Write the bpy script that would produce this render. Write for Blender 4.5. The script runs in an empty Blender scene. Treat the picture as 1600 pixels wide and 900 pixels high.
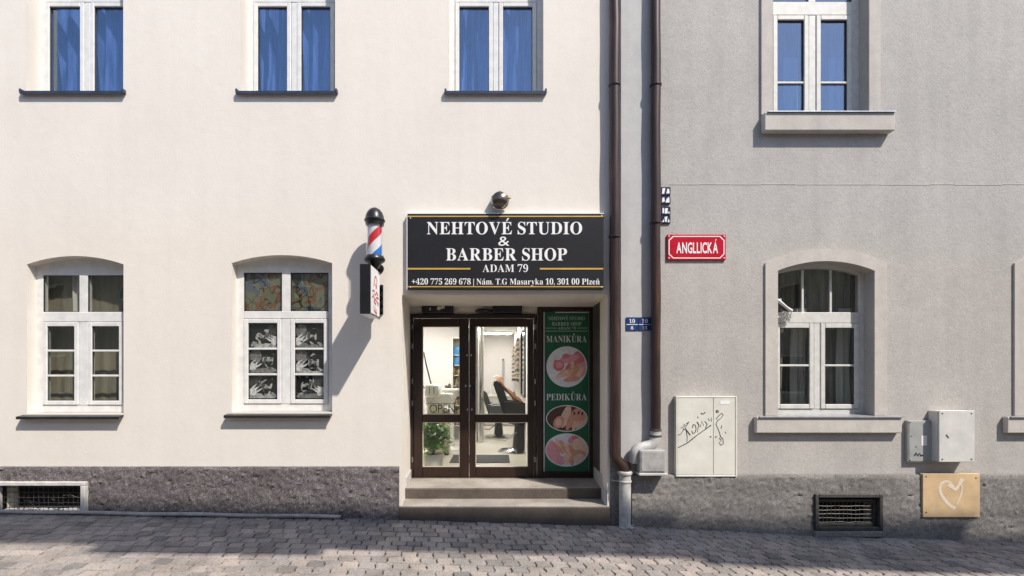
import bpy, bmesh, math, random
from mathutils import Vector, Matrix, noise
random.seed(7)
R = math.radians
scene = bpy.context.scene
C = scene.collection
# ------------------------------------------------------------------ camera, sky, sun, exposure
CAMY, CAMZ, VX, HY, F = 6.0, 1.6, 775.0, 590.0, 800.0     # stands 6 m from the facade, level, lens shifted up
cd = bpy.data.cameras.new('camera'); cam = bpy.data.objects.new('camera', cd); C.objects.link(cam)
cam.location = (0, -CAMY, CAMZ); cam.rotation_euler = (R(90), 0, 0)
cd.sensor_width = 36; cd.lens = 18; cd.shift_x = (800 - VX) / 1600; cd.shift_y = (HY - 450) / 1600
cd.clip_end = 2000; cd.clip_start = 0.05
scene.camera = cam
TS = Vector((0.44, -0.467, 0.766)).normalized()            # direction to the sun
w = bpy.data.worlds.new('World'); scene.world = w; w.use_nodes = True
nt = w.node_tree; nt.nodes.clear()
sky = nt.nodes.new('ShaderNodeTexSky'); sky.sky_type = 'NISHITA'; sky.sun_disc = False
sky.sun_elevation = math.asin(TS.z); sky.sun_rotation = math.atan2(TS.x, TS.y)
sky.air_density = 1.0; sky.dust_density = 0.6; sky.ozone_density = 1.5
bg = nt.nodes.new('ShaderNodeBackground'); bg.inputs[1].default_value = 0.145
wo = nt.nodes.new('ShaderNodeOutputWorld')
nt.links.new(sky.outputs[0], bg.inputs[0]); nt.links.new(bg.outputs[0], wo.inputs[0])
sd = bpy.data.lights.new('sun', 'SUN'); sd.energy = 4.1; sd.angle = R(1.2); sd.color = (1, 0.935, 0.85)
sun = bpy.data.objects.new('sun', sd); C.objects.link(sun)
sun.rotation_euler = TS.to_track_quat('Z', 'Y').to_euler(); sun.location = TS * 30
scene.view_settings.view_transform = 'Standard'; scene.view_settings.look = 'None'
scene.view_settings.gamma = 1; scene.view_settings.exposure = 0.42
scene.view_settings.use_curve_mapping = False
scene.cycles.use_denoising = True
scene.cycles.max_bounces = 8; scene.cycles.transparent_max_bounces = 12
scene.cycles.caustics_reflective = False; scene.cycles.caustics_refractive = False

def X(px, y=0.0): return (px - VX) / F * (CAMY + y)          # a measured column / row at depth y (y = 0: facade) in metres
def Z(py, y=0.0): return CAMZ - (py - HY) / F * (CAMY + y)

# ------------------------------------------------------------------ materials
M = {}
def nodes(name):
    m = bpy.data.materials.new(name); m.use_nodes = True
    t = m.node_tree; b = t.nodes['Principled BSDF']; M[name] = m
    return m, t, b
def coords(t, kind='Object', scale=None, rnd=False):
    tc = t.nodes.new('ShaderNodeTexCoord'); out = tc.outputs[kind]
    if kind == 'World':
        pass
    return out
def wpos(t):
    return t.nodes.new('ShaderNodeNewGeometry').outputs['Position']
def noise_node(t, vec, scale, detail=4, rough=0.55, dist=0.0):
    n = t.nodes.new('ShaderNodeTexNoise'); n.inputs['Scale'].default_value = scale
    n.inputs['Detail'].default_value = detail; n.inputs['Roughness'].default_value = rough
    n.inputs['Distortion'].default_value = dist
    t.links.new(vec, n.inputs['Vector']); return n.outputs['Fac']
def ramp(t, fac, stops, interp='LINEAR'):
    r = t.nodes.new('ShaderNodeValToRGB'); r.color_ramp.interpolation = interp
    e = r.color_ramp.elements
    while len(e) < len(stops): e.new(0.5)
    for k, (p, c) in enumerate(stops):
        e[k].position = p; e[k].color = (c[0], c[1], c[2], 1) if isinstance(c, (tuple, list)) else (c, c, c, 1)
    t.links.new(fac, r.inputs[0]); return r.outputs[0]
def mix(t, a, b, fac, mode='MIX'):
    n = t.nodes.new('ShaderNodeMix'); n.data_type = 'RGBA'; n.blend_type = mode
    for s, v in ((n.inputs[0], fac), (n.inputs[6], a), (n.inputs[7], b)):
        if isinstance(v, (int, float)): s.default_value = v
        elif isinstance(v, tuple): s.default_value = (*v, 1)
        else: t.links.new(v, s)
    return n.outputs[2]
def bump(t, b, h, strength, dist=0.01, prev=None):
    n = t.nodes.new('ShaderNodeBump'); n.inputs['Strength'].default_value = strength; n.inputs['Distance'].default_value = dist
    t.links.new(h, n.inputs['Height'])
    if prev: t.links.new(prev, n.inputs['Normal'])
    t.links.new(n.outputs[0], b.inputs['Normal']); return n.outputs[0]
def simple(name, col, rough=0.5, metal=0.0, var=0.08, vscale=6.0, bmp=0.0, bscale=120, spec=0.5, fine=0.0):
    m, t, b = nodes(name); p = wpos(t)
    f = noise_node(t, p, vscale, 5)
    lo = tuple(c * (1 - var) for c in col); hi = tuple(min(1, c * (1 + var)) for c in col)
    c = ramp(t, f, [(0.3, lo), (0.7, hi)])
    if fine:
        g = noise_node(t, p, 220, 2); c = mix(t, c, ramp(t, g, [(0.3, 1 - fine), (0.7, 1.0)]), 1.0, 'MULTIPLY')
    t.links.new(c, b.inputs['Base Color'])
    b.inputs['Roughness'].default_value = rough; b.inputs['Metallic'].default_value = metal
    b.inputs['Specular IOR Level'].default_value = spec
    if bmp: bump(t, b, noise_node(t, p, bscale, 3), bmp, 0.004)
    return m

def plaster(name, col, dark, fine_scale, fine_amt, bstr, stain, grain=0.0):
    m, t, b = nodes(name); p = wpos(t)
    big = noise_node(t, p, 0.9, 6, 0.6)
    c = ramp(t, big, [(0.32, dark), (0.66, col)])
    mid = noise_node(t, p, 7, 6, 0.65, 0.3)
    c = mix(t, c, ramp(t, mid, [(0.3, 1 - stain), (0.62, 1.0)]), 1.0, 'MULTIPLY')
    mp = t.nodes.new('ShaderNodeMapping'); mp.inputs['Scale'].default_value = (3.2, 3.2, 0.22)
    t.links.new(p, mp.inputs['Vector'])
    st = noise_node(t, mp.outputs[0], 1.6, 5, 0.6)
    c = mix(t, c, ramp(t, st, [(0.30, 1 - stain * 0.9), (0.55, 1.0)]), 1.0, 'MULTIPLY')
    fn = noise_node(t, p, fine_scale, 3, 0.7)
    c = mix(t, c, ramp(t, fn, [(0.28, 1 - fine_amt), (0.72, 1.0)]), 1.0, 'MULTIPLY')
    if grain:
        gn = noise_node(t, p, fine_scale * 2.3, 2, 0.6)
        c = mix(t, c, ramp(t, gn, [(0.33, 1 - grain), (0.5, 1.0), (0.68, 1 + grain * 0.6)]), 1.0, 'MULTIPLY')
    t.links.new(c, b.inputs['Base Color']); b.inputs['Roughness'].default_value = 0.92
    b.inputs['Specular IOR Level'].default_value = 0.15
    n1 = bump(t, b, fn, bstr, 0.006); bump(t, b, mid, 0.12, 0.02, n1)
    return m
plaster('cream_plaster', (0.81, 0.752, 0.675), (0.775, 0.715, 0.64), 70, 0.05, 0.28, 0.03, 0.03)
plaster('grey_plaster', (0.535, 0.505, 0.47), (0.475, 0.45, 0.42), 42, 0.13, 0.5, 0.08, 0.10)  # open shade of this wall is put into the darker grey base
plaster('trim_plaster', (0.63, 0.585, 0.53), (0.56, 0.52, 0.475), 60, 0.10, 0.30, 0.12, 0.06)
plaster('cement_plaster', (0.58, 0.565, 0.55), (0.50, 0.49, 0.48), 70, 0.06, 0.15, 0.10)
def stonemat(name, a, b2, c2, sc):
    m, t, b = nodes(name); p = wpos(t)
    f = noise_node(t, p, sc, 6, 0.7, 0.6)
    c = ramp(t, f, [(0.25, a), (0.5, b2), (0.78, c2)])
    big = noise_node(t, p, 1.7, 4); c = mix(t, c, ramp(t, big, [(0.3, 0.72), (0.65, 1.0)]), 1.0, 'MULTIPLY')
    t.links.new(c, b.inputs['Base Color']); b.inputs['Roughness'].default_value = 0.9; b.inputs['Specular IOR Level'].default_value = 0.2
    bump(t, b, noise_node(t, p, sc * 4, 4, 0.7), 0.6, 0.008)
stonemat('plinth_left', (0.03, 0.026, 0.026), (0.16, 0.14, 0.14), (0.50, 0.445, 0.44), 55)
stonemat('plinth_right', (0.12, 0.11, 0.10), (0.255, 0.238, 0.222), (0.45, 0.415, 0.385), 50)
def granite(name, a, b2):
    m, t, b = nodes(name); p = wpos(t)
    f = noise_node(t, p, 130, 4, 0.8); g = noise_node(t, p, 3, 5, 0.65)
    c = ramp(t, f, [(0.3, tuple(x * 0.55 for x in a)), (0.5, a), (0.7, b2)])
    c = mix(t, c, ramp(t, g, [(0.32, 0.62), (0.62, 1.0)]), 1.0, 'MULTIPLY')
    t.links.new(c, b.inputs['Base Color']); b.inputs['Roughness'].default_value = 0.75
    bump(t, b, f, 0.3, 0.004)
granite('granite', (0.105, 0.083, 0.066), (0.19, 0.155, 0.13))
granite('tread_stone', (0.36, 0.32, 0.28), (0.48, 0.435, 0.39))
# pavers: one hue for each stone
m, t, b = nodes('paver'); p = wpos(t)
oi = t.nodes.new('ShaderNodeObjectInfo'); ge = t.nodes.new('ShaderNodeNewGeometry')
ad = t.nodes.new('ShaderNodeMath'); ad.operation = 'ADD'; t.links.new(oi.outputs['Random'], ad.inputs[0]); t.links.new(ge.outputs['Random Per Island'], ad.inputs[1])
fr = t.nodes.new('ShaderNodeMath'); fr.operation = 'FRACT'; t.links.new(ad.outputs[0], fr.inputs[0])
c = ramp(t, fr.outputs[0], [(0.0, (0.27, 0.242, 0.225)), (0.25, (0.42, 0.37, 0.33)), (0.45, (0.35, 0.325, 0.305)), (0.65, (0.46, 0.395, 0.345)), (0.85, (0.39, 0.335, 0.305)), (1.0, (0.23, 0.215, 0.205))])
g = noise_node(t, p, 55, 5, 0.75); c = mix(t, c, ramp(t, g, [(0.30, 0.35), (0.46, 0.85), (0.7, 1.15)]), 1.0, 'MULTIPLY')
g2 = noise_node(t, p, 2.2, 5, 0.6); c = mix(t, c, ramp(t, g2, [(0.3, 0.60), (0.6, 1.0)]), 1.0, 'MULTIPLY')
t.links.new(c, b.inputs['Base Color']); b.inputs['Roughness'].default_value = 0.85; b.inputs['Specular IOR Level'].default_value = 0.25
bump(t, b, g, 0.5, 0.006)
simple('joint_sand', (0.05, 0.042, 0.034), 0.95, var=0.3, vscale=30, bmp=0.5)
simple('asphalt', (0.16, 0.15, 0.145), 0.9, var=0.2, vscale=5, bmp=0.4)
simple('white_frame', (0.73, 0.722, 0.70), 0.38, var=0.09, vscale=11, fine=0.07)
simple('aged_white_frame', (0.66, 0.645, 0.60), 0.5, var=0.1, vscale=14, fine=0.08)
simple('gasket', (0.03, 0.032, 0.035), 0.6)
simple('blue_sill', (0.045, 0.055, 0.085), 0.35, 0.3, var=0.25, vscale=8)
simple('dark_sill', (0.028, 0.028, 0.03), 0.35, 0.2, var=0.3, vscale=8)
simple('zinc', (0.52, 0.53, 0.55), 0.42, 0.6, var=0.2, vscale=14, bmp=0.1)
simple('zinc_pipe', (0.52, 0.505, 0.48), 0.6, 0.1, var=0.28, vscale=11, bmp=0.15, fine=0.15)
m, t, b = nodes('brown_pipe'); p = wpos(t)
mp = t.nodes.new('ShaderNodeMapping'); mp.inputs['Scale'].default_value = (6, 6, 0.8); t.links.new(p, mp.inputs['Vector'])
f = noise_node(t, mp.outputs[0], 3, 6, 0.65)
t.links.new(ramp(t, f, [(0.3, (0.018, 0.010, 0.009)), (0.55, (0.045, 0.021, 0.016)), (0.78, (0.10, 0.045, 0.03))]), b.inputs['Base Color'])
b.inputs['Roughness'].default_value = 0.42
m, t, b = nodes('dark_wood'); p = wpos(t)
mp = t.nodes.new('ShaderNodeMapping'); mp.inputs['Scale'].default_value = (30, 30, 1.6); t.links.new(p, mp.inputs['Vector'])
f = noise_node(t, mp.outputs[0], 2.2, 6, 0.6, 0.5)
t.links.new(ramp(t, f, [(0.3, (0.013, 0.006, 0.004)), (0.7, (0.038, 0.017, 0.010))]), b.inputs['Base Color'])
b.inputs['Roughness'].default_value = 0.38; bump(t, b, f, 0.15, 0.003)
simple('black_board', (0.014, 0.014, 0.017), 0.42, var=0.15, vscale=3, spec=0.4)
simple('black_paint', (0.012, 0.012, 0.014), 0.35, var=0.2)
simple('black_leather', (0.016, 0.016, 0.018), 0.36, var=0.3, vscale=20, bmp=0.2)
simple('grey_leather', (0.10, 0.105, 0.11), 0.4, var=0.2, vscale=20, bmp=0.2)
simple('chrome', (0.62, 0.62, 0.62), 0.16, 1.0, var=0.05)
simple('bronze', (0.16, 0.13, 0.10), 0.22, 0.85, var=0.35, vscale=25)
simple('gold', (0.72, 0.46, 0.12), 0.38, 0.35, var=0.1)
simple('white_print', (0.82, 0.81, 0.80), 0.5, var=0.02)
simple('red_enamel', (0.50, 0.012, 0.03), 0.22, var=0.12, vscale=10)
simple('blue_enamel', (0.02, 0.05, 0.17), 0.28, var=0.25, vscale=20)
simple('navy_enamel', (0.012, 0.016, 0.05), 0.28, var=0.25, vscale=20)
simple('green_print', (0.008, 0.115, 0.052), 0.5, var=0.12, vscale=4)
simple('light_green_print', (0.45, 0.56, 0.47), 0.4, var=0.1)
simple('cabinet_cream', (0.72, 0.70, 0.62), 0.45, var=0.09, vscale=5, fine=0.06)
simple('cabinet_pale', (0.70, 0.68, 0.62), 0.45, var=0.07, vscale=5, fine=0.05)
simple('cabinet_grey', (0.36, 0.365, 0.35), 0.5, var=0.12, vscale=9, fine=0.08)
simple('cabinet_white', (0.64, 0.62, 0.58), 0.45, var=0.1, vscale=7, fine=0.05)
simple('cover_grey', (0.40, 0.385, 0.365), 0.6, var=0.22, vscale=14, fine=0.15)
simple('ochre_board', (0.64, 0.45, 0.25), 0.7, var=0.14, vscale=6, fine=0.1)
simple('chalk', (0.70, 0.60, 0.47), 0.8, var=0.1, vscale=30)
simple('ink', (0.02, 0.02, 0.024), 0.5, var=0.3)
simple('old_iron', (0.07, 0.065, 0.06), 0.7, 0.3, var=0.4, vscale=30, bmp=0.4)
simple('old_wire', (0.085, 0.078, 0.07), 0.6, 0.4, var=0.5, vscale=40)
simple('vent_white', (0.62, 0.59, 0.55), 0.6, var=0.18, vscale=16, fine=0.12)
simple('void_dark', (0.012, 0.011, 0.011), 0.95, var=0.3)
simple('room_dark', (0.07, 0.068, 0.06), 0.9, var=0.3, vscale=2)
simple('conduit', (0.42, 0.39, 0.36), 0.7, var=0.25, vscale=12)
simple('added_sail_cloth', (0.62, 0.57, 0.48), 0.85, var=0.05, bmp=0.1)  # cloth of the unseen sails added to shade the paving
simple('steel', (0.35, 0.36, 0.37), 0.4, 0.8, var=0.1)
simple('house_plaster', (0.36, 0.31, 0.22), 0.9, var=0.1, vscale=1.5, bmp=0.2)
simple('roof_tile', (0.22, 0.075, 0.045), 0.8, var=0.25, vscale=12, bmp=0.3)
simple('shop_wall', (0.76, 0.735, 0.68), 0.85, var=0.03, vscale=2)
simple('shop_wall_pink', (0.68, 0.645, 0.64), 0.85, var=0.03, vscale=2)
simple('shop_ceiling', (0.74, 0.73, 0.70), 0.9, var=0.03)
m, t, b = nodes('shop_floor'); p = wpos(t)
mp = t.nodes.new('ShaderNodeMapping'); mp.inputs['Scale'].default_value = (0.8, 7, 1); t.links.new(p, mp.inputs['Vector'])
f = noise_node(t, mp.outputs[0], 2.5, 5, 0.6)
t.links.new(ramp(t, f, [(0.3, (0.52, 0.48, 0.40)), (0.7, (0.66, 0.62, 0.54))]), b.inputs['Base Color']); b.inputs['Roughness'].default_value = 0.35
simple('white_gloss', (0.72, 0.71, 0.67), 0.3, var=0.03)
simple('beige_panel', (0.60, 0.53, 0.42), 0.4, var=0.05)
simple('pot_white', (0.74, 0.72, 0.67), 0.35, var=0.04)
simple('soil', (0.05, 0.035, 0.025), 0.95, var=0.3, vscale=60)
simple('mat_grey', (0.055, 0.056, 0.058), 0.95, var=0.3, vscale=90, bmp=0.5)
simple('copper_cloth', (0.36, 0.165, 0.09), 0.55, var=0.35, vscale=22, bmp=0.3)
simple('blue_poster', (0.05, 0.24, 0.52), 0.5, var=0.25, vscale=20)
simple('bottle_tan', (0.42, 0.28, 0.15), 0.4, var=0.5, vscale=45)
simple('bottle_dark', (0.10, 0.08, 0.06), 0.4, var=0.5, vscale=45)
simple('mirror', (0.75, 0.76, 0.76), 0.05, 1.0, var=0.02)
m, t, b = nodes('leaf'); p = wpos(t)
ge = t.nodes.new('ShaderNodeNewGeometry')
t.links.new(ramp(t, ge.outputs['Random Per Island'], [(0, (0.06, 0.18, 0.025)), (0.5, (0.15, 0.36, 0.045)), (1, (0.28, 0.50, 0.10))]), b.inputs['Base Color'])
b.inputs['Roughness'].default_value = 0.4
simple('weed', (0.14, 0.13, 0.045), 0.8, var=0.4, vscale=30)
m, t, b = nodes('lamp_panel')
b.inputs['Base Color'].default_value = (0.9, 0.9, 0.88, 1); b.inputs['Emission Color'].default_value = (1, 0.965, 0.91, 1); b.inputs['Emission Strength'].default_value = 42
def glass(name, refl, tint=(1, 1, 1), gl=(1, 1, 1), rough=0.0, wav=0.0):
    m, t, b = nodes(name); t.nodes.remove(b)
    tr = t.nodes.new('ShaderNodeBsdfTransparent'); tr.inputs[0].default_value = (*tint, 1)
    go = t.nodes.new('ShaderNodeBsdfGlossy'); go.inputs['Roughness'].default_value = rough; go.inputs['Color'].default_value = (*gl, 1)
    fz = t.nodes.new('ShaderNodeLayerWeight'); fz.inputs[0].default_value = 0.5
    pw = t.nodes.new('ShaderNodeMath'); pw.operation = 'POWER'; pw.inputs[1].default_value = 5; t.links.new(fz.outputs['Facing'], pw.inputs[0])
    ad = t.nodes.new('ShaderNodeMath'); ad.operation = 'MULTIPLY_ADD'; ad.use_clamp = True; ad.inputs[1].default_value = 0.85; ad.inputs[2].default_value = refl + 0.03
    t.links.new(pw.outputs[0], ad.inputs[0])
    mx = t.nodes.new('ShaderNodeMixShader'); t.links.new(ad.outputs[0], mx.inputs[0]); t.links.new(tr.outputs[0], mx.inputs[1]); t.links.new(go.outputs[0], mx.inputs[2])
    if wav:
        bn = t.nodes.new('ShaderNodeBump'); bn.inputs['Strength'].default_value = wav; bn.inputs['Distance'].default_value = 0.02
        t.links.new(noise_node(t, wpos(t), 3.0, 2, 0.4, 0.8), bn.inputs['Height']); t.links.new(bn.outputs[0], go.inputs['Normal'])
    t.links.new(mx.outputs[0], t.nodes['Material Output'].inputs[0])
glass('coated_glass', 0.16, (0.66, 0.76, 0.95), (0.80, 0.90, 1.0), 0.0, 0.10)
glass('window_glass', 0.07, (0.90, 0.90, 0.88), (1, 1, 1), 0.0, 0.05)
glass('door_glass', 0.0, (0.97, 0.98, 0.97))
glass('pole_glass', 0.02, (0.96, 0.97, 0.98))
def curtain_mat(name, a, b2):
    m, t, b = nodes(name); p = wpos(t)
    mp = t.nodes.new('ShaderNodeMapping'); mp.inputs['Scale'].default_value = (9, 9, 0.9); t.links.new(p, mp.inputs['Vector'])
    f = noise_node(t, mp.outputs[0], 1.5, 4, 0.6)
    t.links.new(ramp(t, f, [(0.3, a), (0.7, b2)]), b.inputs['Base Color']); b.inputs['Roughness'].default_value = 0.9
curtain_mat('sheer_curtain', (0.05, 0.065, 0.10), (0.62, 0.65, 0.72))
curtain_mat('olive_blind', (0.22, 0.208, 0.155), (0.35, 0.325, 0.25))
curtain_mat('grey_curtain', (0.09, 0.09, 0.08), (0.36, 0.355, 0.31))
curtain_mat('pale_curtain', (0.55, 0.56, 0.52), (0.74, 0.74, 0.70))
for nm, v in (('film_black', .03), ('film_dark', .10), ('film_mid', .32), ('film_light', .72)): simple(nm, (v, v * .98, v), 0.4, var=0.45, vscale=28)
m, t, b = nodes('mural_film'); tc = t.nodes.new('ShaderNodeTexCoord'); oi = t.nodes.new('ShaderNodeObjectInfo')
va = t.nodes.new('ShaderNodeVectorMath'); va.operation = 'ADD'; cx = t.nodes.new('ShaderNodeCombineXYZ')
for k in range(3): t.links.new(oi.outputs['Random'], cx.inputs[k])
sc_ = t.nodes.new('ShaderNodeVectorMath'); sc_.operation = 'SCALE'; sc_.inputs['Scale'].default_value = 31; t.links.new(cx.outputs[0], sc_.inputs[0])
t.links.new(tc.outputs['Object'], va.inputs[0]); t.links.new(sc_.outputs[0], va.inputs[1])
f = noise_node(t, va.outputs[0], 4.2, 1.2, 0.5, 0.9); f2 = noise_node(t, va.outputs[0], 7.5, 0.6, 0.4, 0.7)
c1 = ramp(t, f, [(0.0, (0.05, 0.055, 0.05)), (0.36, (0.16, 0.20, 0.26)), (0.45, (0.26, 0.27, 0.19)), (0.55, (0.30, 0.145, 0.075)), (0.63, (0.22, 0.23, 0.15)), (0.75, (0.36, 0.36, 0.30))], 'CONSTANT')
c1 = mix(t, c1, ramp(t, f2, [(0.45, 1.0), (0.47, 0.2), (0.49, 0.2), (0.51, 1.0)]), 1.0, 'MULTIPLY')
t.links.new(c1, b.inputs['Base Color']); b.inputs['Roughness'].default_value = 0.4
m, t, b = nodes('pole_stripes'); tc = t.nodes.new('ShaderNodeTexCoord'); sp = t.nodes.new('ShaderNodeSeparateXYZ'); t.links.new(tc.outputs['Object'], sp.inputs[0])
at = t.nodes.new('ShaderNodeMath'); at.operation = 'ARCTAN2'; t.links.new(sp.outputs[1], at.inputs[0]); t.links.new(sp.outputs[0], at.inputs[1])
dv = t.nodes.new('ShaderNodeMath'); dv.operation = 'DIVIDE'; dv.inputs[1].default_value = 2 * math.pi; t.links.new(at.outputs[0], dv.inputs[0])
ml = t.nodes.new('ShaderNodeMath'); ml.operation = 'MULTIPLY_ADD'; ml.inputs[1].default_value = -2.08; t.links.new(sp.outputs[2], ml.inputs[0]); t.links.new(dv.outputs[0], ml.inputs[2])
ad2 = t.nodes.new('ShaderNodeMath'); ad2.operation = 'ADD'; ad2.inputs[1].default_value = 11.107; t.links.new(ml.outputs[0], ad2.inputs[0])
fr = t.nodes.new('ShaderNodeMath'); fr.operation = 'FRACT'; t.links.new(ad2.outputs[0], fr.inputs[0])
t.links.new(ramp(t, fr.outputs[0], [(0, (0.72, 0.71, 0.70)), (0.26, (0.55, 0.03, 0.035)), (0.5, (0.72, 0.71, 0.70)), (0.76, (0.02, 0.16, 0.52))], 'CONSTANT'), b.inputs['Base Color'])
b.inputs['Roughness'].default_value = 0.3
for nm, col in (('print_pale', (0.80, 0.80, 0.83)), ('print_pink', (0.72, 0.20, 0.21)), ('print_rose', (0.80, 0.36, 0.42)), ('print_skin', (0.74, 0.36, 0.24)), ('print_skin_light', (0.88, 0.58, 0.43)), ('print_brown', (0.10, 0.05, 0.035)), ('print_nail', (0.16, 0.02, 0.03))):
    simple(nm, col, 0.45, var=0.12, vscale=25)

# ------------------------------------------------------------------ mesh helpers
WL = {}
class B:
    def __init__(s): s.bm = bmesh.new()
    def box(s, x0, x1, y0, y1, z0, z1, bev=0.0, mi=0):
        n0 = len(s.bm.faces)
        r = bmesh.ops.create_cube(s.bm, size=1, matrix=Matrix.Translation(((x0 + x1) / 2, (y0 + y1) / 2, (z0 + z1) / 2)) @ Matrix.Diagonal((abs(x1 - x0), abs(y1 - y0), abs(z1 - z0), 1)))
        if bev:
            es = list({e for v in r['verts'] for e in v.link_edges})
            bmesh.ops.bevel(s.bm, geom=es, offset=bev, segments=1, affect='EDGES', profile=0.5)
        if mi:
            s.bm.faces.ensure_lookup_table()
            for f in s.bm.faces[n0:]: f.material_index = mi
        return s
    def poly(s, pts, mi=0):
        f = s.bm.faces.new([s.bm.verts.new(p) for p in pts]); f.material_index = mi; return s
    def prism(s, pts, d, mi=0):                       # polygon pts extruded by vector d
        a = [s.bm.verts.new(p) for p in pts]; b_ = [s.bm.verts.new(Vector(p) + Vector(d)) for p in pts]; n = len(pts)
        fs = [s.bm.faces.new(a), s.bm.faces.new(b_[::-1])]
        for i in range(n): fs.append(s.bm.faces.new((a[i], b_[i], b_[(i + 1) % n], a[(i + 1) % n])))
        for f in fs: f.material_index = mi
        return s
    def lathe(s, prof, c, seg=24, axis='Z'):
        rings = []
        for r, h in prof:
            ring = []
            for k in range(seg):
                a = 2 * math.pi * k / seg; u, v = r * math.cos(a), r * math.sin(a)
                p = (u, v, h) if axis == 'Z' else ((u, h, v) if axis == 'Y' else (h, u, v))
                ring.append(s.bm.verts.new((c[0] + p[0], c[1] + p[1], c[2] + p[2])))
            rings.append(ring)
        for a, b_ in zip(rings, rings[1:]):
            for k in range(seg): s.bm.faces.new((a[k], a[(k + 1) % seg], b_[(k + 1) % seg], b_[k]))
        s.bm.faces.new(rings[0][::-1]); s.bm.faces.new(rings[-1]); return s
    def tube(s, pts, r, seg=10, cap=True):
        pts = [Vector(p) for p in pts]; rs = r if isinstance(r, (list, tuple)) else [r] * len(pts); rings = []; up = None
        for i, p in enumerate(pts):
            d = ((pts[min(i + 1, len(pts) - 1)] - p).normalized() + (p - pts[max(i - 1, 0)]).normalized()).normalized()
            if up is None:
                up = Vector((0, 0, 1)) if abs(d.z) < 0.9 else Vector((0, 1, 0))
            u = (up - d * up.dot(d)).normalized(); v = d.cross(u); up = u
            rings.append([s.bm.verts.new(p + (u * math.cos(2 * math.pi * k / seg) + v * math.sin(2 * math.pi * k / seg)) * rs[i]) for k in range(seg)])
        for a, b_ in zip(rings, rings[1:]):
            for k in range(seg): s.bm.faces.new((a[k], a[(k + 1) % seg], b_[(k + 1) % seg], b_[k]))
        if cap: s.bm.faces.new(rings[0][::-1]); s.bm.faces.new(rings[-1])
        return s
    def ribbon(s, pts, wd, y, th=0.001):              # a brush stroke on a wall plane: pts are (x, z)
        n = len(pts); L, Rr = [], []
        for i, (x, z) in enumerate(pts):
            x0, z0 = pts[max(i - 1, 0)]; x1, z1 = pts[min(i + 1, n - 1)]
            l = math.hypot(x1 - x0, z1 - z0) or 1; nx, nz = -(z1 - z0) / l, (x1 - x0) / l
            wv = wd * (0.75 + 0.5 * random.random()) / 2
            L.append((x + nx * wv, z + nz * wv)); Rr.append((x - nx * wv, z - nz * wv))
        vl = [s.bm.verts.new((a, y, c_)) for a, c_ in L]; vr = [s.bm.verts.new((a, y, c_)) for a, c_ in Rr]
        for i in range(n - 1): s.bm.faces.new((vl[i], vl[i + 1], vr[i + 1], vr[i]))
        return s
    def sphere(s, c, r, sc=(1, 1, 1), sub=2):
        bmesh.ops.create_icosphere(s.bm, subdivisions=sub, radius=r, matrix=Matrix.Translation(c) @ Matrix.Diagonal((*sc, 1))); return s
    def build(s, name, mats, parent=None, smooth=False, fixn=True):
        if fixn: bmesh.ops.recalc_face_normals(s.bm, faces=s.bm.faces[:])
        me = bpy.data.meshes.new(name); s.bm.to_mesh(me); s.bm.free()
        return link(name, me, mats, parent, smooth)
def link(name, me, mats, parent=None, smooth=False):
    co = [v.co for v in me.vertices]
    if co:
        lo = Vector([min(c[k] for c in co) for k in range(3)]); hi = Vector([max(c[k] for c in co) for k in range(3)])
        c = Vector(((lo.x + hi.x) / 2, (lo.y + hi.y) / 2, lo.z))
        me.transform(Matrix.Translation(-c))
    else: c = Vector()
    for mm in (mats if isinstance(mats, (list, tuple)) else [mats]): me.materials.append(M[mm])
    o = bpy.data.objects.new(name, me); C.objects.link(o)
    WL[o] = c
    if parent: o.parent = parent; o.location = c - WL[parent]
    else: o.location = c
    if smooth:
        for f in me.polygons: f.use_smooth = True
        try: me.set_sharp_from_angle(angle=R(40))
        except Exception: pass
    return o
def tag(o, label, cat, group=None):
    o['label'] = label; o['category'] = cat
    if group: o['group'] = group
    return o
def thing(name, label, cat, loc=(0, 0, 0), group=None):
    o = bpy.data.objects.new(name, None); C.objects.link(o); o.location = loc; WL[o] = Vector(loc); o.empty_display_size = 0.1
    return tag(o, label, cat, group)
def structure(o): o['kind'] = 'structure'; return o
def frame_boxes(b, x0, x1, z0, z1, wd, y0, y1, bev=0.004, wb=None, wt=None):
    wb = wb or wd; wt = wt or wd
    b.box(x0, x0 + wd, y0, y1, z0, z1, bev); b.box(x1 - wd, x1, y0, y1, z0, z1, bev)
    b.box(x0 + wd, x1 - wd, y0 + 0.001, y1 - 0.001, z0, z0 + wb, bev); b.box(x0 + wd, x1 - wd, y0 + 0.001, y1 - 0.001, z1 - wt, z1, bev)
    return b
def arc_pts(x0, x1, zs, za, n=14):                    # flat arch from (x1, zs) over the apex za to (x0, zs)
    h = za - zs; hw = (x1 - x0) / 2; rr = (hw * hw + h * h) / (2 * h); cz = za - rr; cx_ = (x0 + x1) / 2
    a = math.asin(min(1, hw / rr))
    return [(cx_ + rr * math.sin(a - 2 * a * k / n), cz + rr * math.cos(a - 2 * a * k / n)) for k in range(n + 1)]
def wall_mesh(outer, holes, y, depths):
    """front sheet with openings plus the reveals of each opening; outer and holes are (x, z) loops"""
    bm = bmesh.new(); edges = []; loops = []
    for lp in [outer] + holes:
        vs = [bm.verts.new((x, y, z)) for x, z in lp]; loops.append(vs)
        for i in range(len(vs)): edges.append(bm.edges.new((vs[i], vs[(i + 1) % len(vs)])))
    bmesh.ops.triangle_fill(bm, use_beauty=True, use_dissolve=False, edges=edges)
    for vs, d in zip(loops[1:], depths):
        bk = [bm.verts.new((v.co.x, y + d, v.co.z)) for v in vs]
        for i in range(len(vs)):
            j = (i + 1) % len(vs); bm.faces.new((vs[i], vs[j], bk[j], bk[i]))
    b = B(); b.bm.free(); b.bm = bm; return b

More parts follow.
